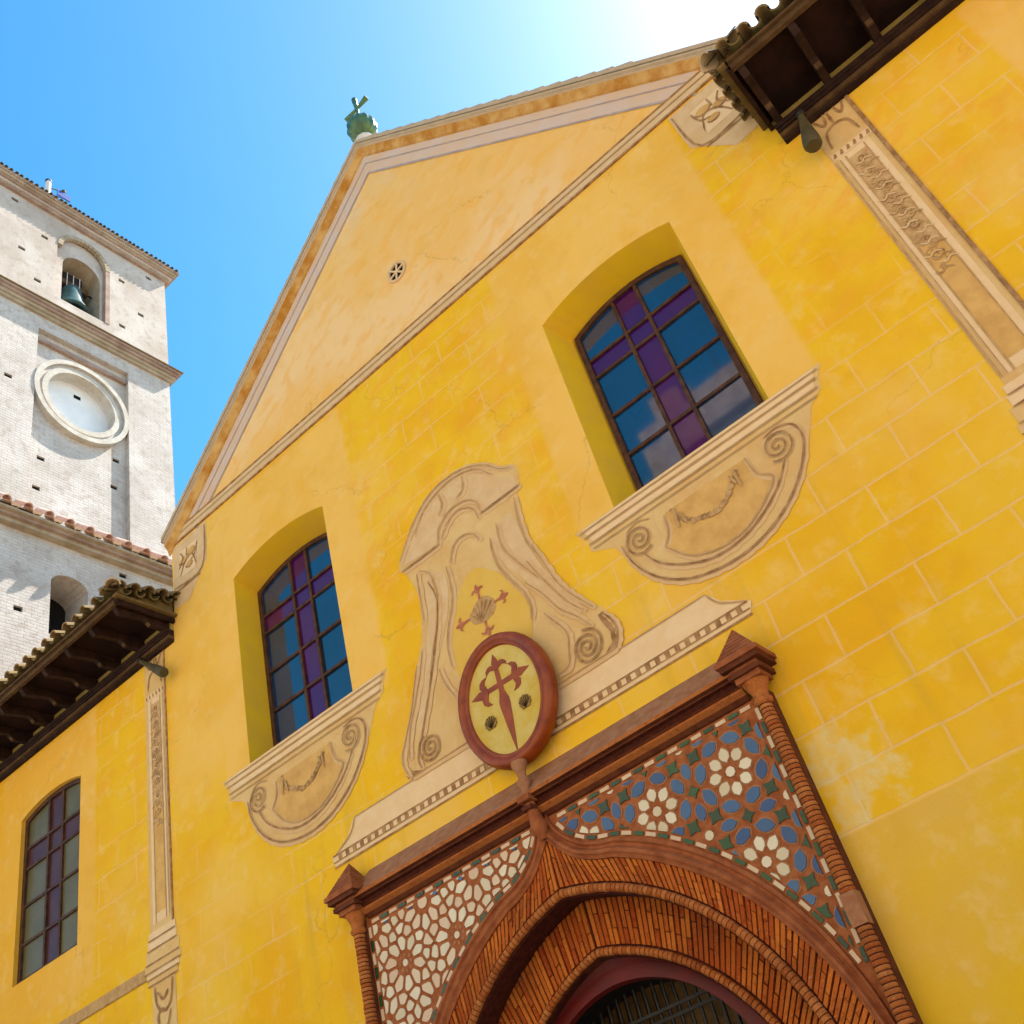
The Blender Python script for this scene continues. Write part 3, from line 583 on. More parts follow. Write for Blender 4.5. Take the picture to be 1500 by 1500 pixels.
# ---- aisle eaves with carved rafters
def eave(s):
    XI, XO = 5.29, 12.0; bx = lambda mb, xa, xb, *a: mb.box(*sorted((s * xa, s * xb)), *a)
    e = MB()                                                          # roof slab
    zo, zw = 11.0, 11.13
    for dz in (0, .05):
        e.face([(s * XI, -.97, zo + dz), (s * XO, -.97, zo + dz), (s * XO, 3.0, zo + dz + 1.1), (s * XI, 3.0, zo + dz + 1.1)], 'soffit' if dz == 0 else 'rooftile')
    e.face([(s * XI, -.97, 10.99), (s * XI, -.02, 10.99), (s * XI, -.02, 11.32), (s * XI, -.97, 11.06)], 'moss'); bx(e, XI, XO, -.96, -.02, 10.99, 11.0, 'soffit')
    roof = e.build('aisle_roof', church)
    t = MB(); x = XI + .08
    while x < XO - .1:
        j = random.uniform(-.012, .012); y0 = -1.13 + random.uniform(-.03, .03)
        barrel(t, (s * (x + j), y0, 11.10), (s * (x + j), .4, 11.55 + random.uniform(-.03, .03)), .078 + random.uniform(-.006, .006), .07, (0, 0, 1), 'rooftile')
        barrel(t, (s * (x + .122), y0 + .05, 11.13), (s * (x + .122), .4, 11.58), .075, .07, (0, 0, -1), 'moss')
        x += .245
    y = -.99
    while y < -.05:
        barrel(t, (s * (XI - .15), y, 11.12 + .18 * (y + .97)), (s * (XI + .30), y, 11.30 + .277 * (y + .97)), .098, .085, (0, 0, 1), 'rooftile')
        barrel(t, (s * (XI - .11), y + .12, 11.14 + .18 * (y + .97)), (s * (XI + .30), y + .12, 11.34 + .277 * (y + .97)), .085, .075, (0, 0, -1), 'moss')
        y += .235
    barrel(t, (s * (XI - .14), -1.12, 11.10), (s * (XI + .6), -.45, 11.36), .12, .10, (0, 0, 1), 'tile_pale')
    t.build('tile', roof, kind='stuff')
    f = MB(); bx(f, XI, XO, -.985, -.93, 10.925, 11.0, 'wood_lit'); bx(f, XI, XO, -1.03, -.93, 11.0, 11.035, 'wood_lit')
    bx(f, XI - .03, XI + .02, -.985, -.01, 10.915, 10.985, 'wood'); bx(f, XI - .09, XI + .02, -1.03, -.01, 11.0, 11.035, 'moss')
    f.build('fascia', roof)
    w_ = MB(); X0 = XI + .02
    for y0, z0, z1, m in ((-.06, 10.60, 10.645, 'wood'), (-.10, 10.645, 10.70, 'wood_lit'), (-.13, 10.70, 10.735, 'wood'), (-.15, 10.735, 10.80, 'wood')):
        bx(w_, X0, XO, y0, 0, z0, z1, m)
    w_.build('wall_plate', roof)
    q = MB(); x = XI + .12
    bx(q, X0, XO, -.045, -.001, 10.80, 11.02, 'eave_fill'); q.build('infill', roof)
    prof = [(-.93, 10.995), (-.02, 10.995), (-.02, 10.80), (-.36, 10.80), (-.40, 10.845), (-.46, 10.875), (-.60, 10.86), (-.74, 10.84), (-.86, 10.82), (-.90, 10.86), (-.93, 10.90)]
    x = XI + .10
    while x < XO:
        r = MB(); r.prism(prof, s * x - .04, s * x + .04, 'wood', fn=lambda u, v, d: (d, u, v))
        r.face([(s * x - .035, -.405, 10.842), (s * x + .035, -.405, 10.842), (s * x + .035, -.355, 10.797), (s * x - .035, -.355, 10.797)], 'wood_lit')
        r.build('rafter', roof); x += .60
eave(-1); eave(1)

# ================================================================== PORTAL
portal = MB()
HB = 2.53; YP = -.12
def halfcirc(dx, zc, r, ztop=None, xlim=None, alow=-.18, n=40):
    """right half of an arch, from the foot up; x measured from the portal axis"""
    out = [(r * math.cos(alow) + dx, 0.0)]
    a1 = math.acos(-dx / r) if xlim is None else math.acos((xlim - dx) / r)
    for i in range(n + 1):
        a = alow + (a1 - alow) * i / n; out.append((dx + r * math.cos(a), zc + r * math.sin(a)))
    return out
def full(h): return [(PCX + x, z) for x, z in h] + [(PCX - x, z) for x, z in h[::-1] if x > 1e-4 or True][0:]
hA = halfcirc(-.33, 2.25, 2.754, xlim=.70) + smooth2([(.66, 4.815), (.50, 4.855), (.34, 4.93), (.22, 5.03), (.13, 5.14), (.075, 5.26), (.07, 5.31)], 4)
hB = halfcirc(-.565, 1.97, 2.935, xlim=.62) + smooth2([(.58, 4.665), (.42, 4.72), (.28, 4.79), (.16, 4.89), (.07, 4.99), (.0, 5.08)], 4)
hC = halfcirc(-.42, 2.17, 2.495)
hC2 = halfcirc(-.42, 2.17, 2.395)
hD = halfcirc(-.41, 2.10, 2.07); hD2 = halfcirc(-.41, 2.10, 1.975)
hE = halfcirc(0, 2.55, 1.24)
# ground block of the portal with the stepped opening
AA = full(hA)
blk = [(PCX - HB, 0), ] + AA[::-1][0:0]
Aright = [(PCX + x, z) for x, z in hA]; Aleft = [(PCX - x, z) for x, z in hA]
def band(mb, h0, y0, h1, y1, m, n=120):
    for sgn in (1, -1):
        a = resample(h0, n); c = resample(h1, n)
        ra = [(PCX + sgn * x, y0, z) for x, z in a]; rc = [(PCX + sgn * x, y1, z) for x, z in c]
        mb.grid([ra, rc] if sgn < 0 else [rc, ra], m, False)
P_ = MB()
for sgn in (1, -1):                                                   # spandrel grounds, set back in the frame
    poly = [(PCX + sgn * x, z) for x, z in hA if z > .0] ; poly = [(PCX + sgn * hA[0][0], 0)] + poly[0:] + [(PCX + sgn * 2.45, 5.31), (PCX + sgn * 2.45, 0)]
    P_.prism(poly, -.095, -.095, 'clay', cap=(True, False))
P_.box(PCX - HB, PCX - 2.41, -.13, 0, 0, 5.30, 'terra_dark'); P_.box(PCX + 2.41, PCX + HB, -.13, 0, 0, 5.30, 'terra_dark')
portal_o = P_.build('portal', church)
a = MB()                                                              # ogee hood moulding between A and B
h_a1 = hA; 
def lerp(h0, h1, t, n=200):
    p, q = resample(h0, n), resample(h1, n); return [(u[0] + (v[0] - u[0]) * t, u[1] + (v[1] - u[1]) * t) for u, v in zip(p, q)]
steps = [(0, -.095), (0, -.135), (.18, -.145), (.28, -.125), (.40, -.122), (.55, -.165), (.72, -.170), (.84, -.15), (1.0, -.14), (1.0, -.10)]
for (t0, y0), (t1, y1) in zip(steps, steps[1:]): band(a, lerp(hA, hB, t0), y0, lerp(hA, hB, t1), y1, 'terracotta', 160)
a.build('hood_moulding', portal_o)
def brickband(name, h_in, h_out, yf, depth, wid, split, m='brick', zmin=1.2):
    mb = MB(); band(mb, h_in, yf + .018, h_out, yf + .018, 'mortar', 160)
    n = int(plen(h_in) / wid); pi_, po = resample(h_in, n * 10 + 1), resample(h_out, n * 10 + 1)
    for sgn in (1, -1):
        for i in range(n):
            k_ = 7; a0, a1 = pi_[i * 10], pi_[i * 10 + k_]; b0, b1 = po[i * 10], po[i * 10 + k_]
            if a0[1] < zmin: continue
            cuts = [0.015, .985]
            if random.random() < .3: split_now = False
            else: split_now = True
            if split_now: k = .5 + (.17 if i % 2 else -.17) + random.uniform(-.02, .02); cuts = [.015, k - .012, k + .012, .985]
            for c0, c1 in zip(cuts[::2], cuts[1::2]):
                L = lambda u, v, t: (u[0] + (v[0] - u[0]) * t, u[1] + (v[1] - u[1]) * t)
                q = [L(a0, b0, c0), L(a0, b0, c1), L(a1, b1, c1), L(a1, b1, c0)]
                dy = random.uniform(-.009, .007)
                q = [(PCX + sgn * x, z) for x, z in q]
                mb.prism(q, yf + dy, yf + .03, m, cap=(True, False))
    mb.build(name, portal_o)
brickband('arch_ring', hC, hB, -.125, .03, .054, 2)
brickband('arch_ring', hD, [(x, z) for x, z in halfcirc(-.42, 2.17, 2.42)], .20, .03, .052, 2)
s_ = MB(); band(s_, hC2, -.10, halfcirc(-.42, 2.17, 2.42), .22, 'mortar'); band(s_, hD2, .20, halfcirc(-.30, 2.25, 1.80), .36, 'terra_dark')  # brick soffits; the shadow of the recess is put into their dark colour
s_.build('stepped_soffit', portal_o)
def roll(name, h0, h1, y, r, m='brick_roll'):
    mb = MB(); mid = lerp(h0, h1, .5, 400); L = plen(mid); n = int(L / .046); p = resample(mid, n * 6 + 1)
    for sgn in (1, -1):
        for i in range(n):
            if p[i * 6][1] < 1.2: continue
            r_ = r * random.uniform(.93, 1.04); seg = [(PCX + sgn * q[0], y, q[1]) for q in (p[i * 6], p[i * 6 + 5])]
            mb.tube(seg, r_, m, 8, True)
    band(mb, h0, y + r * .55, h1, y + r * .55, 'mortar'); band(mb, h0, y + r * .55, h0, .3, 'mortar'); band(mb, h1, y + r * .55, h1, y + .25, 'mortar')
    mb.build(name, portal_o)
roll('roll_moulding', hC, hC2, -.125, .040); roll('roll_moulding', hD, hD2, .19, .037)
# groove beside the rolls
rr = MB(); hR = halfcirc(-.30, 2.25, 1.80)
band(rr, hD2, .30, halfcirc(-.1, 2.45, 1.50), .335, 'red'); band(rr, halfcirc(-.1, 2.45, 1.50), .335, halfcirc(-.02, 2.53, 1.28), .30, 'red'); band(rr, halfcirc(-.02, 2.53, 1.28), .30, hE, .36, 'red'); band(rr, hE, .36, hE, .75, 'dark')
rr.build('red_arch_lining', portal_o)
# fanlight grille inside the arch
fl = MB()
for k in range(-12, 13):
    x = PCX + k * .10; h = math.sqrt(max(0, 1.3 ** 2 - (x - PCX) ** 2))
    fl.box(x - .010, x + .010, .60, .62, 1.0, 2.55 + h, 'iron')
for z in (2.2, 2.75, 3.45, 3.53): fl.box(PCX - 1.3, PCX + 1.3, .585, .60, z - .014, z + .014, 'iron')
fl.build('fanlight_grille', portal_o)
fs = MB()
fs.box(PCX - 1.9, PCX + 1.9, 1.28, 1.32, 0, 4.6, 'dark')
for k in range(-16, 8):
    x = PCX + k * .11; fs.box(x - .036, x + .036, 1.22, 1.28, .2, 4.5, 'inner_wood')
for i in range(3):
    for j in range(8):
        x0 = PCX + .95 + i * .22; z0 = 2.9 + j * .2; fs.box(x0, x0 + .18, 1.22, 1.27, z0, z0 + .16, 'interior_pane')
fs.build('inner_screen', portal_o)

# ---- tile mosaics of the spandrels
def pip(p, poly):
    c = False; j = len(poly) - 1
    for i in range(len(poly)):
        if (poly[i][1] > p[1]) != (poly[j][1] > p[1]) and p[0] < (poly[j][0] - poly[i][0]) * (p[1] - poly[i][1]) / (poly[j][1] - poly[i][1]) + poly[i][0]: c = not c
        j = i
    return c
def clip(poly, q, n):
    """keep the side where (p-q).n >= 0"""
    out = []
    for i in range(len(poly)):
        a_, b_ = poly[i], poly[(i + 1) % len(poly)]; da = (a_[0] - q[0]) * n[0] + (a_[1] - q[1]) * n[1]; db = (b_[0] - q[0]) * n[0] + (b_[1] - q[1]) * n[1]
        if da >= 0: out.append(a_)
        if (da >= 0) != (db >= 0): t = da / (da - db); out.append((a_[0] + (b_[0] - a_[0]) * t, a_[1] + (b_[1] - a_[1]) * t))
    return out
def chaikin(p):
    out = []
    for i in range(len(p)):
        a_, b_ = p[i], p[(i + 1) % len(p)]; out += [(a_[0] * .84 + b_[0] * .16, a_[1] * .84 + b_[1] * .16), (a_[0] * .16 + b_[0] * .84, a_[1] * .16 + b_[1] * .84)]
    return out
def area(p): return abs(sum(p[i][0] * p[(i + 1) % len(p)][1] - p[(i + 1) % len(p)][0] * p[i][1] for i in range(len(p)))) / 2
Ares = resample(hA, 300)
def spandrel(sgn):
    mb = MB(); Y0 = -.0952; YT = -.106
    bnd = [(PCX + sgn * x, z) for x, z in Ares]
    XE, ZT = PCX + sgn * 2.40, 5.28; mg = .075
    def place(poly, m, c=None, shrink=True, YT=YT):
        if not poly: return
        c = c or (sum(p[0] for p in poly) / len(poly), sum(p[1] for p in poly) / len(poly))
        if False or c[1] > ZT - mg * .6 or sgn * (XE - c[0]) < mg * .5 or c[1] < 2.0 or sgn * (c[0] - PCX) < .05: return
        j = min(range(len(bnd)), key=lambda k: (bnd[k][0] - c[0]) ** 2 + (bnd[k][1] - c[1]) ** 2); j = max(1, min(len(bnd) - 2, j))
        tx, tz = bnd[j + 1][0] - bnd[j - 1][0], bnd[j + 1][1] - bnd[j - 1][1]; l = math.hypot(tx, tz); n = (tz / l * sgn, -tx / l * sgn)
        if (c[0] - bnd[j][0]) * n[0] + (c[1] - bnd[j][1]) * n[1] < 0: n0 = -1
        else: n0 = 1
        if n0 < 0: return
        q = (bnd[j][0] + n[0] * mg, bnd[j][1] + n[1] * mg)
        poly = clip(poly, q, n); 
        if poly: poly = clip(poly, (0, ZT - mg), (0, -1))
        if poly: poly = clip(poly, (XE - sgn * mg, 0), (-sgn, 0))
        if poly and len(poly) > 2 and area(poly) > .0006: mb.prism(poly, YT - random.uniform(0, .003), Y0, m, cap=(True, False))
    def almond(c, ang, l, w_, m, blunt=.35):
        u = (math.cos(ang), math.sin(ang)); v = (-u[1], u[0])
        rj = lambda: random.uniform(.9, 1.08); pts = [(l * rj(), 0), (l * .52 * rj(), w_ * .82), (0, w_ * rj()), (-l * .52, w_ * .82 * rj()), (-l * rj(), 0), (-l * .52, -w_ * .82 * rj()), (0, -w_), (l * .52 * rj(), -w_ * .82)]
        place([(c[0] + u[0] * a_ * 1.2 + v[0] * b_ * 1.3, c[1] + u[1] * a_ * 1.2 + v[1] * b_ * 1.3) for a_, b_ in pts], 'terra_pink', c, YT=-.0985)
        place([(c[0] + u[0] * a_ + v[0] * b_, c[1] + u[1] * a_ + v[1] * b_) for a_, b_ in pts], m)
    def star(c, r0, r1, k, a0, m): place([(c[0] + (r0 if i % 2 == 0 else r1) * math.cos(a0 + PI * i / k), c[1] + (r0 if i % 2 == 0 else r1) * math.sin(a0 + PI * i / k)) for i in range(2 * k)], m, c)
    if sgn > 0:
        for i in range(-3, 2):
            for j in range(-4, 2):
                C0 = (2.08 + i * .77, 4.83 + j * .785)
                star(C0, .045, .045, 4, .39, 'tile_white')
                for k in range(8):
                    a_ = k * PI / 4; almond((C0[0] + .152 * math.cos(a_), C0[1] + .152 * math.sin(a_)), a_, .062, .047, 'tile_white')
                    a_ += PI / 8; almond((C0[0] + .283 * math.cos(a_), C0[1] + .283 * math.sin(a_)), a_ + PI / 2, .088, .052, 'tile_blue')
                for k in range(4):
                    a_ = k * PI / 2 + PI / 4; star((C0[0] + .385 * math.cos(a_), C0[1] + .385 * math.sin(a_)), .076, .040, 4, a_ , 'tile_green')
                star((C0[0] + .385, C0[1]), .064, .034, 4, .0, 'tile_green'); star((C0[0], C0[1] + .3925), .064, .034, 4, .0, 'tile_green')
                star((C0[0] + .385, C0[1] + .3925), .042, .042, 4, .2, 'tile_white')
                for dx_, dz_, an in ((.385, .19, PI / 2), (.385, -.19, PI / 2), (.19, .3925, 0), (-.19, .3925, 0)):
                    almond((C0[0] + dx_, C0[1] + dz_), an, .080, .046, 'tile_blue')
    else:
        cen = [(-1.83 + .70 * a_, 4.71 + .94 * b_, 0) for a_ in range(-1, 4) for b_ in range(-3, 2)] + [(-1.48 + .70 * a_, 5.17 + .94 * b_, 1) for a_ in range(-2, 4) for b_ in range(-4, 1)]
        pts = [(c_[0], c_[1]) for c_ in cen]
        for c_ in cen:                                               # ten petals round every star
            for k in range(10):
                q = (c_[0] + .205 * math.cos(PI * k / 5 + PI / 10), c_[1] + .205 * math.sin(PI * k / 5 + PI / 10)); m_ = [r for r in pts if (q[0] - r[0]) ** 2 + (q[1] - r[1]) ** 2 < .0075]
                if not m_: pts.append(q)
        for gi in range(150):
            for gj in range(165):
                q = (-2.5 + gi * .02, 2.2 + gj * .02)
                if all((q[0] - r[0]) ** 2 + (q[1] - r[1]) ** 2 > .0115 for r in pts) and all((q[0] - c_[0]) ** 2 + (q[1] - c_[1]) ** 2 > .04 for c_ in cen): pts.append(q)
        for p in pts:
            big = any(abs(p[0] - c_[0]) < .01 and abs(p[1] - c_[1]) < .01 and c_[2] for c_ in cen)
            grey = any(abs(p[0] - c_[0]) < .01 and abs(p[1] - c_[1]) < .01 and not c_[2] for c_ in cen)
            R_ = .062 if big else .085
            poly = [(p[0] + R_ * math.cos(2 * PI * k / 12), p[1] + R_ * math.sin(2 * PI * k / 12)) for k in range(12)]
            for q in pts:
                d2 = (q[0] - p[0]) ** 2 + (q[1] - p[1]) ** 2
                if 1e-6 < d2 < .09:
                    d_ = math.sqrt(d2); n = ((p[0] - q[0]) / d_, (p[1] - q[1]) / d_); mid = ((p[0] + q[0]) / 2 + n[0] * .017, (p[1] + q[1]) / 2 + n[1] * .017)
                    if poly: poly = clip(poly, mid, n)
            if not poly or len(poly) < 3: continue
            if grey:
                star(p, .034, .034, 4, .3, 'tile_white')
                for k in range(8): almond((p[0] + .075 * math.cos(k * PI / 4), p[1] + .075 * math.sin(k * PI / 4)), k * PI / 4, .016, .013, 'tile_green')
                continue
            place(chaikin(poly), random.choice(('tile_white', 'tile_white', 'tile_pink')), p)
        for k in range(9):                                            # small blue stars under the top edge
            star((-2.0 + k * .35, 5.195), .04, .02, 4, .4, 'tile_blue')
    # dashed border of long white and green strips
    ins = []
    for j in range(1, len(bnd) - 1):
        tx, tz = bnd[j + 1][0] - bnd[j - 1][0], bnd[j + 1][1] - bnd[j - 1][1]; l = math.hypot(tx, tz); ins.append((bnd[j][0] + tz / l * sgn * .038, bnd[j][1] - tx / l * sgn * .038))
    ins = [p for p in ins if 2.0 < p[1] < 5.22 and sgn * (XE - p[0]) > .03]
    ins = [p for p in ins if sgn * (XE - p[0]) > .07]
    lines = [ins, [(ins[-1][0] + sgn * .02, 5.25), (XE - sgn * .06, 5.25)], [(XE - sgn * .030, 5.22), (XE - sgn * .030, 3.1)]]
    for ln in lines:
        n = int(plen(ln) / .125); p = resample(ln, n * 10 + 1)
        for i in range(n):
            a_, b_ = p[i * 10 + 1], p[i * 10 + 9]; tx, tz = b_[0] - a_[0], b_[1] - a_[1]; l = math.hypot(tx, tz); nx, nz = -tz / l * .017, tx / l * .017
            mb.prism([(a_[0] - nx, a_[1] - nz), (b_[0] - nx, b_[1] - nz), (b_[0] + nx, b_[1] + nz), (a_[0] + nx, a_[1] + nz)], YT, Y0, ('tile_pink', 'tile_green')[i % 2], cap=(True, False))
    o = mb.build('tile_mosaic', portal_o)
    o['label'] = 'blue, green and white rosette tiles' if sgn > 0 else 'cream strapwork tiles on red clay'
spandrel(1); spandrel(-1)

# ---- colonnettes, capitals, pyramid finials
def colonnette(x):
    mb = MB(); z = 1.0; r0 = .060
    while z < 5.18:
        h = .036; rr_ = r0 + random.uniform(-.003, .003)
        if 3.30 < z < 3.34 or 1.7 < z < 1.74: h = .24; mb.box(x - .062, x + .062, -.22, -.10, z, z + h, 'terra_pink')
        else: mb.lathe([(rr_ * .9, 0), (rr_, .008), (rr_, h - .012), (rr_ * .9, h - .004)], (x, -.16, z), 'brick_roll', 12)
        z += h + .004
    mb.tube([(x, -.16, 0), (x, -.16, 5.2)], r0 * .88, 'mortar', 10)
    col = mb.build('colonnette', portal_o)
    c = MB()
    c.lathe([(.062, 5.17), (.082, 5.19), (.082, 5.215), (.062, 5.23), (.075, 5.29), (.105, 5.35), (.118, 5.38)], (x, -.16, 0), 'brick_roll', 16)
    for w0, z0, z1, m in ((.12, 5.38, 5.43, 'terracotta'), (.155, 5.43, 5.475, 'terra_dark'), (.135, 5.475, 5.51, 'terracotta'), (.19, 5.51, 5.555, 'terra_dark'), (.212, 5.555, 5.60, 'terracotta')):
        c.box(x - w0, x + w0, -.17 - w0, -.17 + min(w0, .17), z0, z1, m)
    c.build('capital', portal_o)
    f = MB(); w0 = .20; tip = (x, -.16, 5.93); B = [(x - w0, -.17 - w0, 5.60), (x + w0, -.17 - w0, 5.60), (x + w0, -.001, 5.60), (x - w0, -.001, 5.60)]
    n = 8                                                              # stepped courses of cut brick
    for i in range(n):
        k0, k1 = i / n, (i + .86) / n
        def ring(k, e=0): return [tuple(B[q][c_] + (tip[c_] - B[q][c_]) * k for c_ in range(2)) + (5.60 + .33 * k,) for q in range(4)]
        f.grid([ring(k0), ring(k1)], 'terracotta', False, True)
        r2 = [(tip[0] + (p[0] - tip[0]) * .95, tip[1] + (p[1] - tip[1]) * .95, p[2]) for p in ring(k1)]; r3 = [(tip[0] + (p[0] - tip[0]) * .95, tip[1] + (p[1] - tip[1]) * .95, p[2]) for p in ring((i + 1) / n * .999)]
        f.grid([ring(k1), r2, r3], 'terra_dark', False, True)
    f.face(B[::-1], 'terra_dark')
    f.build('pyramid_finial', portal_o)
colonnette(PCX - 2.475); colonnette(PCX + 2.475)
# ---- horizontal cornice over the portal
k = MB()
prof = [(0, 5.82), (-.27, 5.535), (-.29, 5.525), (-.29, 5.49), (-.25, 5.478), (-.25, 5.462), (-.20, 5.455), (-.185, 5.42), (-.165, 5.40), (-.20, 5.385), (-.205, 5.365), (-.15, 5.335), (-.12, 5.30), (-.09, 5.29), (0, 5.29)]
mats = ['terra_pink', 'terra_pink', 'brick_roll', 'terra_dark', 'terra_dark', 'mortar', 'mortar', 'terra_dark', 'brick_roll', 'brick_roll', 'brick_roll', 'terra_dark', 'terra_dark', 'terra_dark']
for (y0, z0), (y1, z1), m in zip(prof, prof[1:], mats):
    k.grid([[(PCX - 2.36, y0, z0), (PCX + 2.36, y0, z0)], [(PCX - 2.36, y1, z1), (PCX + 2.36, y1, z1)]], m, False)
k.build('cornice', portal_o)
kb = MB()                                                             # carved keystone knot and bracket in the middle
kb.tube([(PCX, -.14, 5.10), (PCX, -.18, 5.22), (PCX, -.21, 5.32), (PCX, -.24, 5.44)], [.05, .085, .06, .05], 'terracotta', 10)
kb.box(PCX - .07, PCX + .07, -.33, -.20, 5.44, 5.50, 'terracotta'); kb.box(PCX - .055, PCX + .055, -.31, -.15, 5.36, 5.40, 'terra_dark')
kb.lathe([(.04, 5.50), (.060, 5.54), (.038, 5.58), (.065, 5.63), (.07, 5.66), (.04, 5.70), (.05, 5.76), (.08, 5.82), (.08, 5.86)], (PCX, -.24, 0), 'terra_pink', 12)
kb.build('carved_bracket', portal_o)

# vent in the pediment
b = MB(); vc = (.13, 13.77); n = 20
circ = [(vc[0] + .175 * math.cos(2 * PI * i / n), vc[1] + .19 * math.sin(2 * PI * i / n)) for i in range(n)]
inn = [(vc[0] + .135 * math.cos(2 * PI * i / n), vc[1] + .15 * math.sin(2 * PI * i / n)) for i in range(n)]
b.prism(circ, -.03, -.001, 'stone_pink', holes=[inn]); b.prism(inn, -.004, -.004, 'dark', cap=(True, False))
for i in range(3):
    a_ = i * PI / 3 + .3; p, q = (vc[0] + .14 * math.cos(a_), -.018, vc[1] + .15 * math.sin(a_)), (vc[0] - .14 * math.cos(a_), -.018, vc[1] - .15 * math.sin(a_)); b.tube([p, q], .016, 'stone_pale', 6)
b.build('vent', church)


# ================================================================== things fixed to the facade
sg = thing('oval_sign', 'oval yellow panel with red sword cross and two shells, framed in red above the portal', 'sign', (PCX, -.2, 5.86))
sc_ = (PCX, 6.59); n = 56
def oval(a_, b_): return [(sc_[0] + a_ * math.cos(2 * PI * i / n), sc_[1] + b_ * math.sin(2 * PI * i / n)) for i in range(n)]
b = MB(); rows = []
for a_, b_, y in ((.60, .73, -.10), (.605, .735, -.17), (.585, .715, -.225), (.55, .68, -.245), (.51, .64, -.235), (.50, .63, -.205), (.485, .615, -.225), (.465, .595, -.215), (.455, .585, -.185)):
    rows.append([(x, y, z) for x, z in oval(a_, b_)])
g = G("red_brown_frame_paint"); nn = g.noise(6, 4); M['signred'] = g.done(g.mix(g.step(nn, .35, .7), (.30, .055, .004), (.20, .028, .003)), .42, .4)
b.grid(rows, 'signred', True, True); b.prism(oval(.60, .73), -.10, -.10, 'signred', cap=(True, False)); b.build('frame', sg)
b = MB(); M['signfield'] = simple("aged_yellow_panel", (.56, .37, .04), (.62, .48, .14), 3.5, .5, .15)
b.prism(oval(.46, .59), -.19, -.15, 'signfield'); b.build('panel', sg)
b = MB(); CC = (.135, 6.755)
yy = [-.194]
def part(p):
    yy[0] -= .0006; b.prism([(CC[0] + x * 1.12, CC[1] + z * 1.06) for x, z in p], yy[0], -.190, 'signred')
part([(-.030, -.10), (.030, -.10), (.024, .20), (-.024, .20)]); part([(-.20, -.027), (.20, -.027), (.20, .027), (-.20, .027)])
part([(-.022, -.06), (.022, -.06), (.058, -.17), (.060, -.22), (.042, -.40), (.018, -.60), (0, -.74), (-.018, -.60), (-.042, -.40), (-.060, -.22), (-.058, -.17)])
for o_, d_, k_ in (((0, .17), (0, 1), .85), ((.15, 0), (1, 0), 1.0), ((-.15, 0), (-1, 0), 1.0)):
    q_ = (-d_[1], d_[0]); T_ = lambda p: [(o_[0] + k_ * (d_[0] * u + q_[0] * v), o_[1] + k_ * (d_[1] * u + q_[1] * v)) for u, v in p]
    part(T_([(-.02, 0), (.05, .034), (.09, .046), (.20, 0), (.09, -.046), (.05, -.034)]))
    for e_ in (1, -1): part(T_([(u, v * e_) for u, v in [(-.01, .0), (.040, .01), (.080, .065), (.070, .115), (.035, .145), (-.02, .150), (.010, .115), (.020, .090), (.008, .055)]]))
b.build('sword_cross', sg)
for dx_ in (-.225, .235):
    b = MB(); c0 = (CC[0] + dx_, CC[1] - .335)
    pts = [(c0[0] + .020, c0[1] - .06), (c0[0] - .020, c0[1] - .06)] if False else []
    m_ = 16
    for i in range(m_ + 1):
        a_ = -PI * .30 + (PI * 1.60) * i / m_; r = .075 * (1 + .06 * math.cos(i * PI)); pts.append((c0[0] + r * math.cos(a_), c0[1] + r * math.sin(a_)))
    b.prism(pts, -.203, -.192, 'olive_paint')
    for i in range(7):
        a_ = PI * (.08 + .84 * i / 6); b.tube([(c0[0], -.204, c0[1] - .06), (c0[0] + .068 * math.cos(a_), -.204, c0[1] + .068 * math.sin(a_))], .004, 'wood', 5)
    b.build('scallop_shell', sg)

for s, base, tip, lab in ((-1, (-5.98, -.12, 10.62), (-5.30, -.20, 10.0), 'slim tapered metal spout leaning from the eave at the head of the left painted pilaster'),
                          (1, (5.585, -.16, 10.66), (5.50, -.22, 10.08), 'dark cone-shaped metal spout hanging from the end of the right eave beam')):
    t = thing('metal_spout', lab, 'spout', base)
    b = MB(); B0, T0 = Vector(base), Vector(tip); ks = (0, .25, .8, .95, 1.0); rs = (.028, .034, .072, .078, .066) if s < 0 else (.030, .045, .092, .096, .08)
    b.tube([B0.lerp(T0, q) for q in ks], list(rs), 'lead', 14); b.build('cone', t)
    b = MB(); b.lathe([(.0, -.03), (.05, -.03), (.05, .03), (.03, .05)], base, 'iron', 12); b.build('mounting', t)

# gable finial
fin = thing('gable_finial', 'green glazed ceramic ball with a small cross on the tip of the gable', 'finial', (.08, .2, 17.2))
b = MB(); b.lathe([(.15, -.15), (.15, .32), (.18, .35), (.18, .39), (.10, .48), (.08, .60)], (.08, .2, 17.2), 'white', 12, False); b.build('pedestal', fin)
b = MB(); rows = []
for i in range(15):
    t = PI * i / 14; rows.append([(.08 + (.26 * math.sin(t) + .001) * (1 + .045 * math.cos(12 * 2 * PI * k_ / 60)) * math.cos(2 * PI * k_ / 60), .2 + (.26 * math.sin(t) + .001) * (1 + .045 * math.cos(12 * 2 * PI * k_ / 60)) * math.sin(2 * PI * k_ / 60), 18.0 - .27 * math.cos(t)) for k_ in range(60)])
b.grid(rows, 'greenceramic', True, True); b.lathe([(.09, 18.24), (.05, 18.30), (.07, 18.34), (.03, 18.40)], (.08, .2, 0), 'greenceramic', 12); b.build('ball', fin)
b = MB(); b.tube([(.08, .2, 18.36), (.08, .2, 18.50), (.08, .2, 18.98)], [.035, .028, .05], 'greenceramic', 8); b.tube([(-.19, .2, 18.62), (.08, .2, 18.66), (.35, .2, 18.70)], [.055, .026, .055], 'greenceramic', 8)
b.lathe([(.0, -.05), (.05, 0), (.0, .05)], (.08, .2, 18.88), 'greenceramic', 8); b.build('cross', fin)

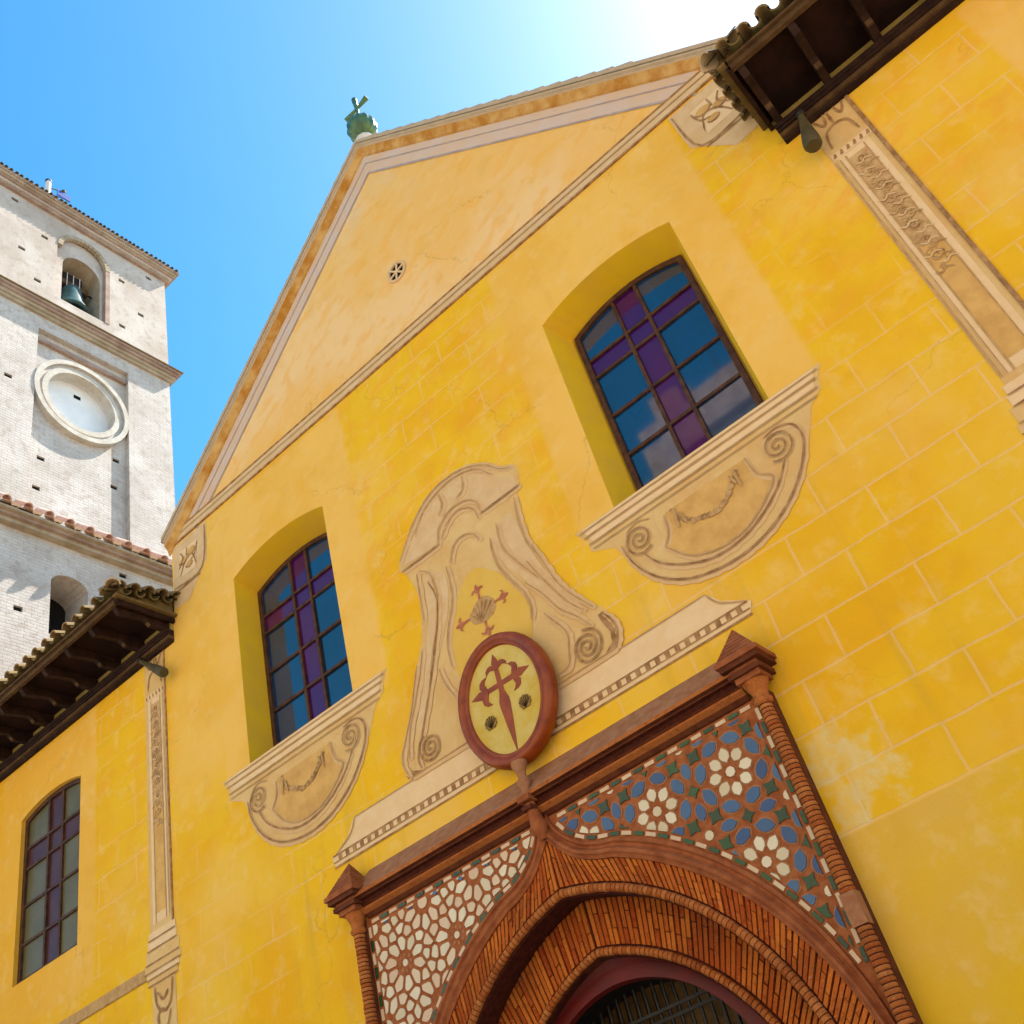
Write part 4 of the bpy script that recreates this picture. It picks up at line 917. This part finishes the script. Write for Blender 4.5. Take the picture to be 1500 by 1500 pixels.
# ================================================================== BELL TOWER
TX = -12.0; TY0, TY1 = -.30, 5.27; TW = 5.6
tw = thing('bell_tower', 'square pale brick bell tower with round blind oculus behind the left wing', 'tower', (TX - TW / 2, 2.5, 0))
yz = lambda u, v, d: (d, u, v)
def acirc(c, r, n=40): return [(c[0] + r * math.cos(2 * PI * i / n), c[1] + r * math.sin(2 * PI * i / n)) for i in range(n)]
def rarch(y0, y1, zb, zs, n=14, k=1.0):
    c = (y0 + y1) / 2; r = (y1 - y0) / 2; return [(y0, zb), (y1, zb)] + [(c + r * math.cos(PI * i / n), zs + r * k * math.sin(PI * i / n)) for i in range(n + 1)]
put = [(0.25, 30.02), (1.2, 29.07), (0.57, 27.97), (1.08, 26.95), (3.7, 29.1), (4.67, 30.05), (4.35, 27.98), (3.71, 26.97), (0.52, 22.68), (1.56, 20.54), (3.6, 21.58), (1.49, 19.55), (3.54, 20.61), (3.68, 17.72), (1.18, 15.84)]
def sq(p, h=.065, w=.10): return [(p[0] - w, p[1] - h), (p[0] + w, p[1] - h), (p[0] + w, p[1] + h), (p[0] - w, p[1] + h)]
t = MB()
# upper stage
ho = rarch(1.60, 3.29, 26.70, 29.14); hi = rarch(1.86, 3.06, 26.78, 28.55)
t.prism([(TY0, 26.0), (TY1, 26.0), (TY1, 30.4), (TY0, 30.4)], TX, TX - .14, 'tower_plaster', fn=yz, cap=(True, False), holes=[ho] + [sq(p) for p in put[:8]])
t.prism([(TY0, 26.0), (TY1, 26.0), (TY1, 30.4), (TY0, 30.4)], TX - .14, TX - 1.0, 'tower_plaster', fn=yz, cap=(True, False), holes=[hi], msides='tower_trim_y')
# middle stage with its sunk panel
t.prism([(TY0, 18.0), (TY1, 18.0), (TY1, 26.0), (TY0, 26.0)], TX, TX - .15, 'tower_brick', fn=yz, cap=(True, False), holes=[[(1.21, 18.3), (3.89, 18.3), (3.89, 25.04), (1.21, 25.04)], sq(put[8])])
t.prism([(1.1, 18.2), (4.0, 18.2), (4.0, 25.2), (1.1, 25.2)], TX - .15, TX - .30, 'tower_brick', fn=yz, cap=(True, False), holes=[acirc((2.53, 23.0), .98)] + [sq(p) for p in put[9:13]])
# lower stage
hw = rarch(1.88, 2.78, 15.45, 16.85, k=.65)
t.prism([(TY0, 0), (TY1, 0), (TY1, 18.3), (TY0, 18.3)], TX, TX - .9, 'tower_brick', fn=yz, cap=(True, False), holes=[hw] + [sq(p) for p in put[13:]])
t.box(TX - TW, TX - .001, TY0, TY0 + .02, 0, 30.4, 'tower_brick'); t.box(TX - TW, TX - .001, TY1 - .02, TY1, 0, 30.4, 'tower_brick'); t.box(TX - TW, TX - TW + .02, TY0, TY1, 0, 30.4, 'tower_brick')
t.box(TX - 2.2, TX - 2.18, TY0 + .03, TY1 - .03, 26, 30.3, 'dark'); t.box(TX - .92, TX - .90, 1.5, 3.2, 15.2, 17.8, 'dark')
for i, p in enumerate(put):
    xd = TX - .20 if 9 <= i < 13 else TX - .05
    t.box(xd - .01, xd, p[0] - .099, p[0] + .099, p[1] - .064, p[1] + .064, 'dark')  # black plate painted in for the shade of a deeper hole
for a_, b_ in ((TX - 2.2, 26.0),): t.box(TX - 2.2, TX - .95, TY0 + .05, TY1 - .05, 25.95, 26.02, 'tower_plaster')
t.build('wall', tw)
t = MB(); t.prism(acirc((2.53, 23.0), 1.0), TX - .40, TX - .40, 'disc', fn=yz, cap=(True, False)); t.grid([[(TX - .3, y, z) for y, z in acirc((2.53, 23.0), .98)], [(TX - .40, y, z) for y, z in acirc((2.53, 23.0), .98)]], 'white', True, True)
t.prism(sq((2.60, 23.55)), TX - .395, TX - .395, 'dark', fn=yz, cap=(True, False)); t.build('blind_oculus', tw)
t = MB()
for r0, r1, ya, m in ((1.36, 1.22, TX + .03, 'ring'), (1.22, 1.12, TX - .05, 'tower_brick'), (1.12, .96, TX - .02, 'ring')):
    t.prism(acirc((2.53, 23.0), r0), ya, TX - .29, m, fn=yz, cap=(True, False), holes=[acirc((2.53, 23.0), r1)])
t.build('oculus_ring', tw)
t = MB()
t.box(TX - .14, TX - .04, 1.24, 3.86, 24.62, 24.74, 'tower_trim'); t.build('panel_fillet', tw)
t = MB(); o_ = rarch(1.60, 3.29, 26.70, 29.14); i_ = rarch(1.72, 3.17, 26.70, 29.14)
t.prism(rarch(1.60, 3.29, 27.9, 29.14)[2:], TX - .02, TX - .13, 'tower_trim_y', fn=yz, cap=(True, False), holes=[])if False else None
for i in range(18):
    a0, a1 = PI * i / 18, PI * (i + .9) / 18; c0 = (2.445, 29.14)
    t.prism([(c0[0] + r * math.cos(a_), c0[1] + r * math.sin(a_)) for r, a_ in ((.845, a0), (.845, a1), (.70, a1), (.70, a0))], TX + .03, TX - .1, 'tower_trim_y', fn=yz)
t.prism([(3.15, 26.7), (3.29, 26.7), (3.29, 29.14), (3.15, 29.14)], TX + .02, TX - .13, 'tower_trim', fn=yz)
t.build('belfry_arch', tw)
def ledge(prof, y0, y1, name, ms):
    t = MB()
    for (x0, z0, z1), m in zip(prof, ms): t.box(TX - TW - x0, TX + x0, y0 - x0, y1 + x0, z0, z1, m)
    return t.build(name, tw)
top = ledge([(.10, 30.32, 30.42), (.16, 30.42, 30.50), (.22, 30.50, 30.58), (.28, 30.58, 30.66), (.33, 30.66, 30.72)], TY0, TY1, 'top_cornice', ['tower_trim', 'tower_plaster', 'tower_trim', 'tower_trim_y', 'tower_trim'])
mid = ledge([(.08, 25.52, 25.62), (.14, 25.62, 25.72), (.20, 25.72, 25.82), (.26, 25.82, 25.90)], TY0, TY1, 'string_cornice', ['tower_trim_y', 'tower_trim_y', 'tower_trim', 'tower_trim'])
t = MB()
X0, X1, Y0_, Y1_ = TX - TW - .34, TX + .34, TY0 - .34, TY1 + .34; ap = (TX - TW / 2, 2.5, 32.2)
t.box(X0, X1, Y0_, Y1_, 30.72, 30.76, 'rooftile')
for q in (((X0, Y0_), (X1, Y0_)), ((X1, Y0_), (X1, Y1_)), ((X1, Y1_), (X0, Y1_)), ((X0, Y1_), (X0, Y0_))): t.face([(*q[0], 30.77), (*q[1], 30.77), ap], 'rooftile')
y = Y0_ + .1
while y < Y1_:
    barrel(t, (X1 + .03, y, 30.765), (X1 - .5, y, 30.98), .05, .05, (0, 0, 1), 'moss'); y += .15 + random.uniform(-.02, .02)
t.build('roof', tw)
t = MB(); t.box(TX - TW - .3, TX + .30, TY0 - .3, TY1 + .3, 25.90, 25.93, 'moss')
for q in (1,): t.face([(TX + .30, TY0 - .3, 25.935), (TX + .30, TY1 + .3, 25.935), (TX, TY1, 26.12), (TX, TY0, 26.12)], 'rooftile')
t.build('weathering', tw)
# tiled skirt between the stages
t = MB(); 
t.box(TX - TW - .1, TX + .18, TY0 - .18, TY1 + .10, 17.95, 18.05, 'tower_trim_y'); t.box(TX - TW - .1, TX + .28, TY0 - .28, TY1 + .16, 18.05, 18.13, 'tower_trim'); t.box(TX - TW - .1, TX + .38, TY0 - .38, TY1 + .24, 18.13, 18.19, 'tower_trim_y')
t.face([(TX + .42, TY0 - .4, 18.20), (TX + .42, TY1 + .3, 18.20), (TX, TY1 + .1, 18.62), (TX, TY0, 18.62)], 'rooftile_red')
sk = t.build('tiled_skirt', tw)
t = MB(); y = TY0 - .2
while y < TY1 + .3:
    barrel(t, (TX + .47, y, 18.24), (TX + .0, y, 18.70), .12, .105, (0, 0, 1), 'rooftile_red'); y += .50
    barrel(t, (TX + .45, y - .25, 18.26), (TX + .0, y - .25, 18.70), .12, .10, (.3, 0, -1), 'tile_pale')
t.build('tile', sk, kind='stuff')

bell = thing('church_bell', 'green bronze bell with wooden yoke hanging in the tower belfry arch', 'bell', (TX - .55, 2.40, 26.95))
b = MB(); b.lathe([(.0, 28.25), (.18, 28.2), (.28, 28.05), (.32, 27.75), (.38, 27.4), (.52, 27.1), (.57, 27.0), (.40, 27.04), (.25, 27.3), (.0, 27.7)], (TX - .55, 2.40, 0), 'bronze', 24); b.build('bell_body', bell)
b = MB(); b.box(TX - .63, TX - .47, 1.95, 2.9, 28.20, 28.40, 'wood_lit'); b.box(TX - .61, TX - .49, 2.1, 2.7, 28.40, 28.75, 'wood'); b.tube([(TX - .55, 1.86, 28.30), (TX - .55, 3.06, 28.30)], .03, 'iron', 8)
for yy in (2.2, 2.4, 2.6): b.tube([(TX - .46, yy, 28.1), (TX - .45, yy, 28.72)], .015, 'white', 6)
b.build('yoke', bell)
b = MB(); b.tube([(TX - .55, 2.40, 27.7), (TX - .55, 2.40, 26.98)], [.02, .05], 'iron', 8); b.build('clapper', bell)
ant = thing('roof_mast', 'small white mast with blue vane arms on the tower roof', 'mast', (TX - .1, 1.25, 30.9))
b = MB(); b.tube([(TX - .1, 1.25, 30.9), (TX - .1, 1.25, 32.05)], .085, 'white', 12); b.lathe([(.10, 32.08), (.10, 32.14), (.02, 32.2)], (TX - .1, 1.25, 0), 'lead', 12); b.build('pole', ant)
b = MB(); b.tube([(TX - .1, 1.25, 31.45), (TX - .1, 1.95, 31.84)], .02, 'blue_metal', 6); b.box(TX - .12, TX - .08, 1.55, 1.98, 31.72, 31.98, 'blue_metal'); b.tube([(TX - .1, 1.25, 31.8), (TX - .1, 1.75, 32.05)], .018, 'lead', 6); b.lathe([(.0, -.07), (.08, 0), (.0, .07)], (TX - .1, 1.75, 32.07), 'lead', 8); b.build('vane', ant)

# ================================================================== opposite side of the square (seen in the window panes, sends light back)
def house(x0, x1, y, h, mat, nfl, ncol, lab):
    t = thing('townhouse', lab, 'building', ((x0 + x1) / 2, y, 0), 'houses facing the church')
    b = MB(); b.box(x0, x1, y - 10, y, 0, h, mat); b.box(x0 - .1, x1 + .1, y - 10.2, y + .35, h, h + .25, 'tower_trim'); b.build('wall', t)
    b = MB(); b.box(x0 + (x1 - x0) * .3, x0 + (x1 - x0) * .6, y - 5, y - .6, h + .25, h + 2.2, 'tower_trim'); b.box(x0 + (x1 - x0) * .34, x0 + (x1 - x0) * .44, y - 4, y - 1.2, h + 2.2, h + 3.6, 'tower_trim'); b.tube([(x0 + (x1 - x0) * .52, y - 2, h + 2), (x0 + (x1 - x0) * .52, y - 2, h + 5)], .04, 'iron', 6); b.build('roof_room', t)
    src = None
    for i in range(nfl):
        for j in range(ncol):
            cx = x0 + (x1 - x0) * (j + .5) / ncol; cz = 1.2 + i * h / nfl
            if src is None:
                b = MB(); b.box(-.6, .6, -.02, .03, 0, 1.9, 'glass'); b.box(-.7, -.6, -.02, .08, -.05, 2.0, 'white'); b.box(.6, .7, -.02, .08, -.05, 2.0, 'white'); b.box(-.6, .6, -.02, .08, 1.9, 2.0, 'white'); b.box(-.85, .85, 0, .5, -.2, -.05, 'white')
                me = b.build('window', t); me.parent = None; me.parent = t; me.matrix_parent_inverse = Matrix.Identity(4); src = me; me.location = (cx - t.location.x, 0, cz)
            else:
                c = src.copy(); COL.objects.link(c); c.parent = t; c.location = (cx - t.location.x, 0, cz)
M['cream_wall'] = simple("cream_render", (.62, .52, .38), (.56, .47, .33), 1.0, .9, .2)
M['rose_wall'] = simple("rose_render", (.56, .38, .27), (.50, .33, .24), 1.0, .9, .2)
house(-24, -8.2, -16, 19.0, 'white', 5, 5, 'white rendered townhouse across the square with a terrace room on its roof')
house(-8, 6.5, -15.5, 20.6, 'cream_wall', 5, 5, 'cream townhouse directly opposite the portal with five rows of windows')
house(6.7, 22, -16, 18.0, 'rose_wall', 5, 5, 'rose coloured townhouse opposite the right wing of the church')
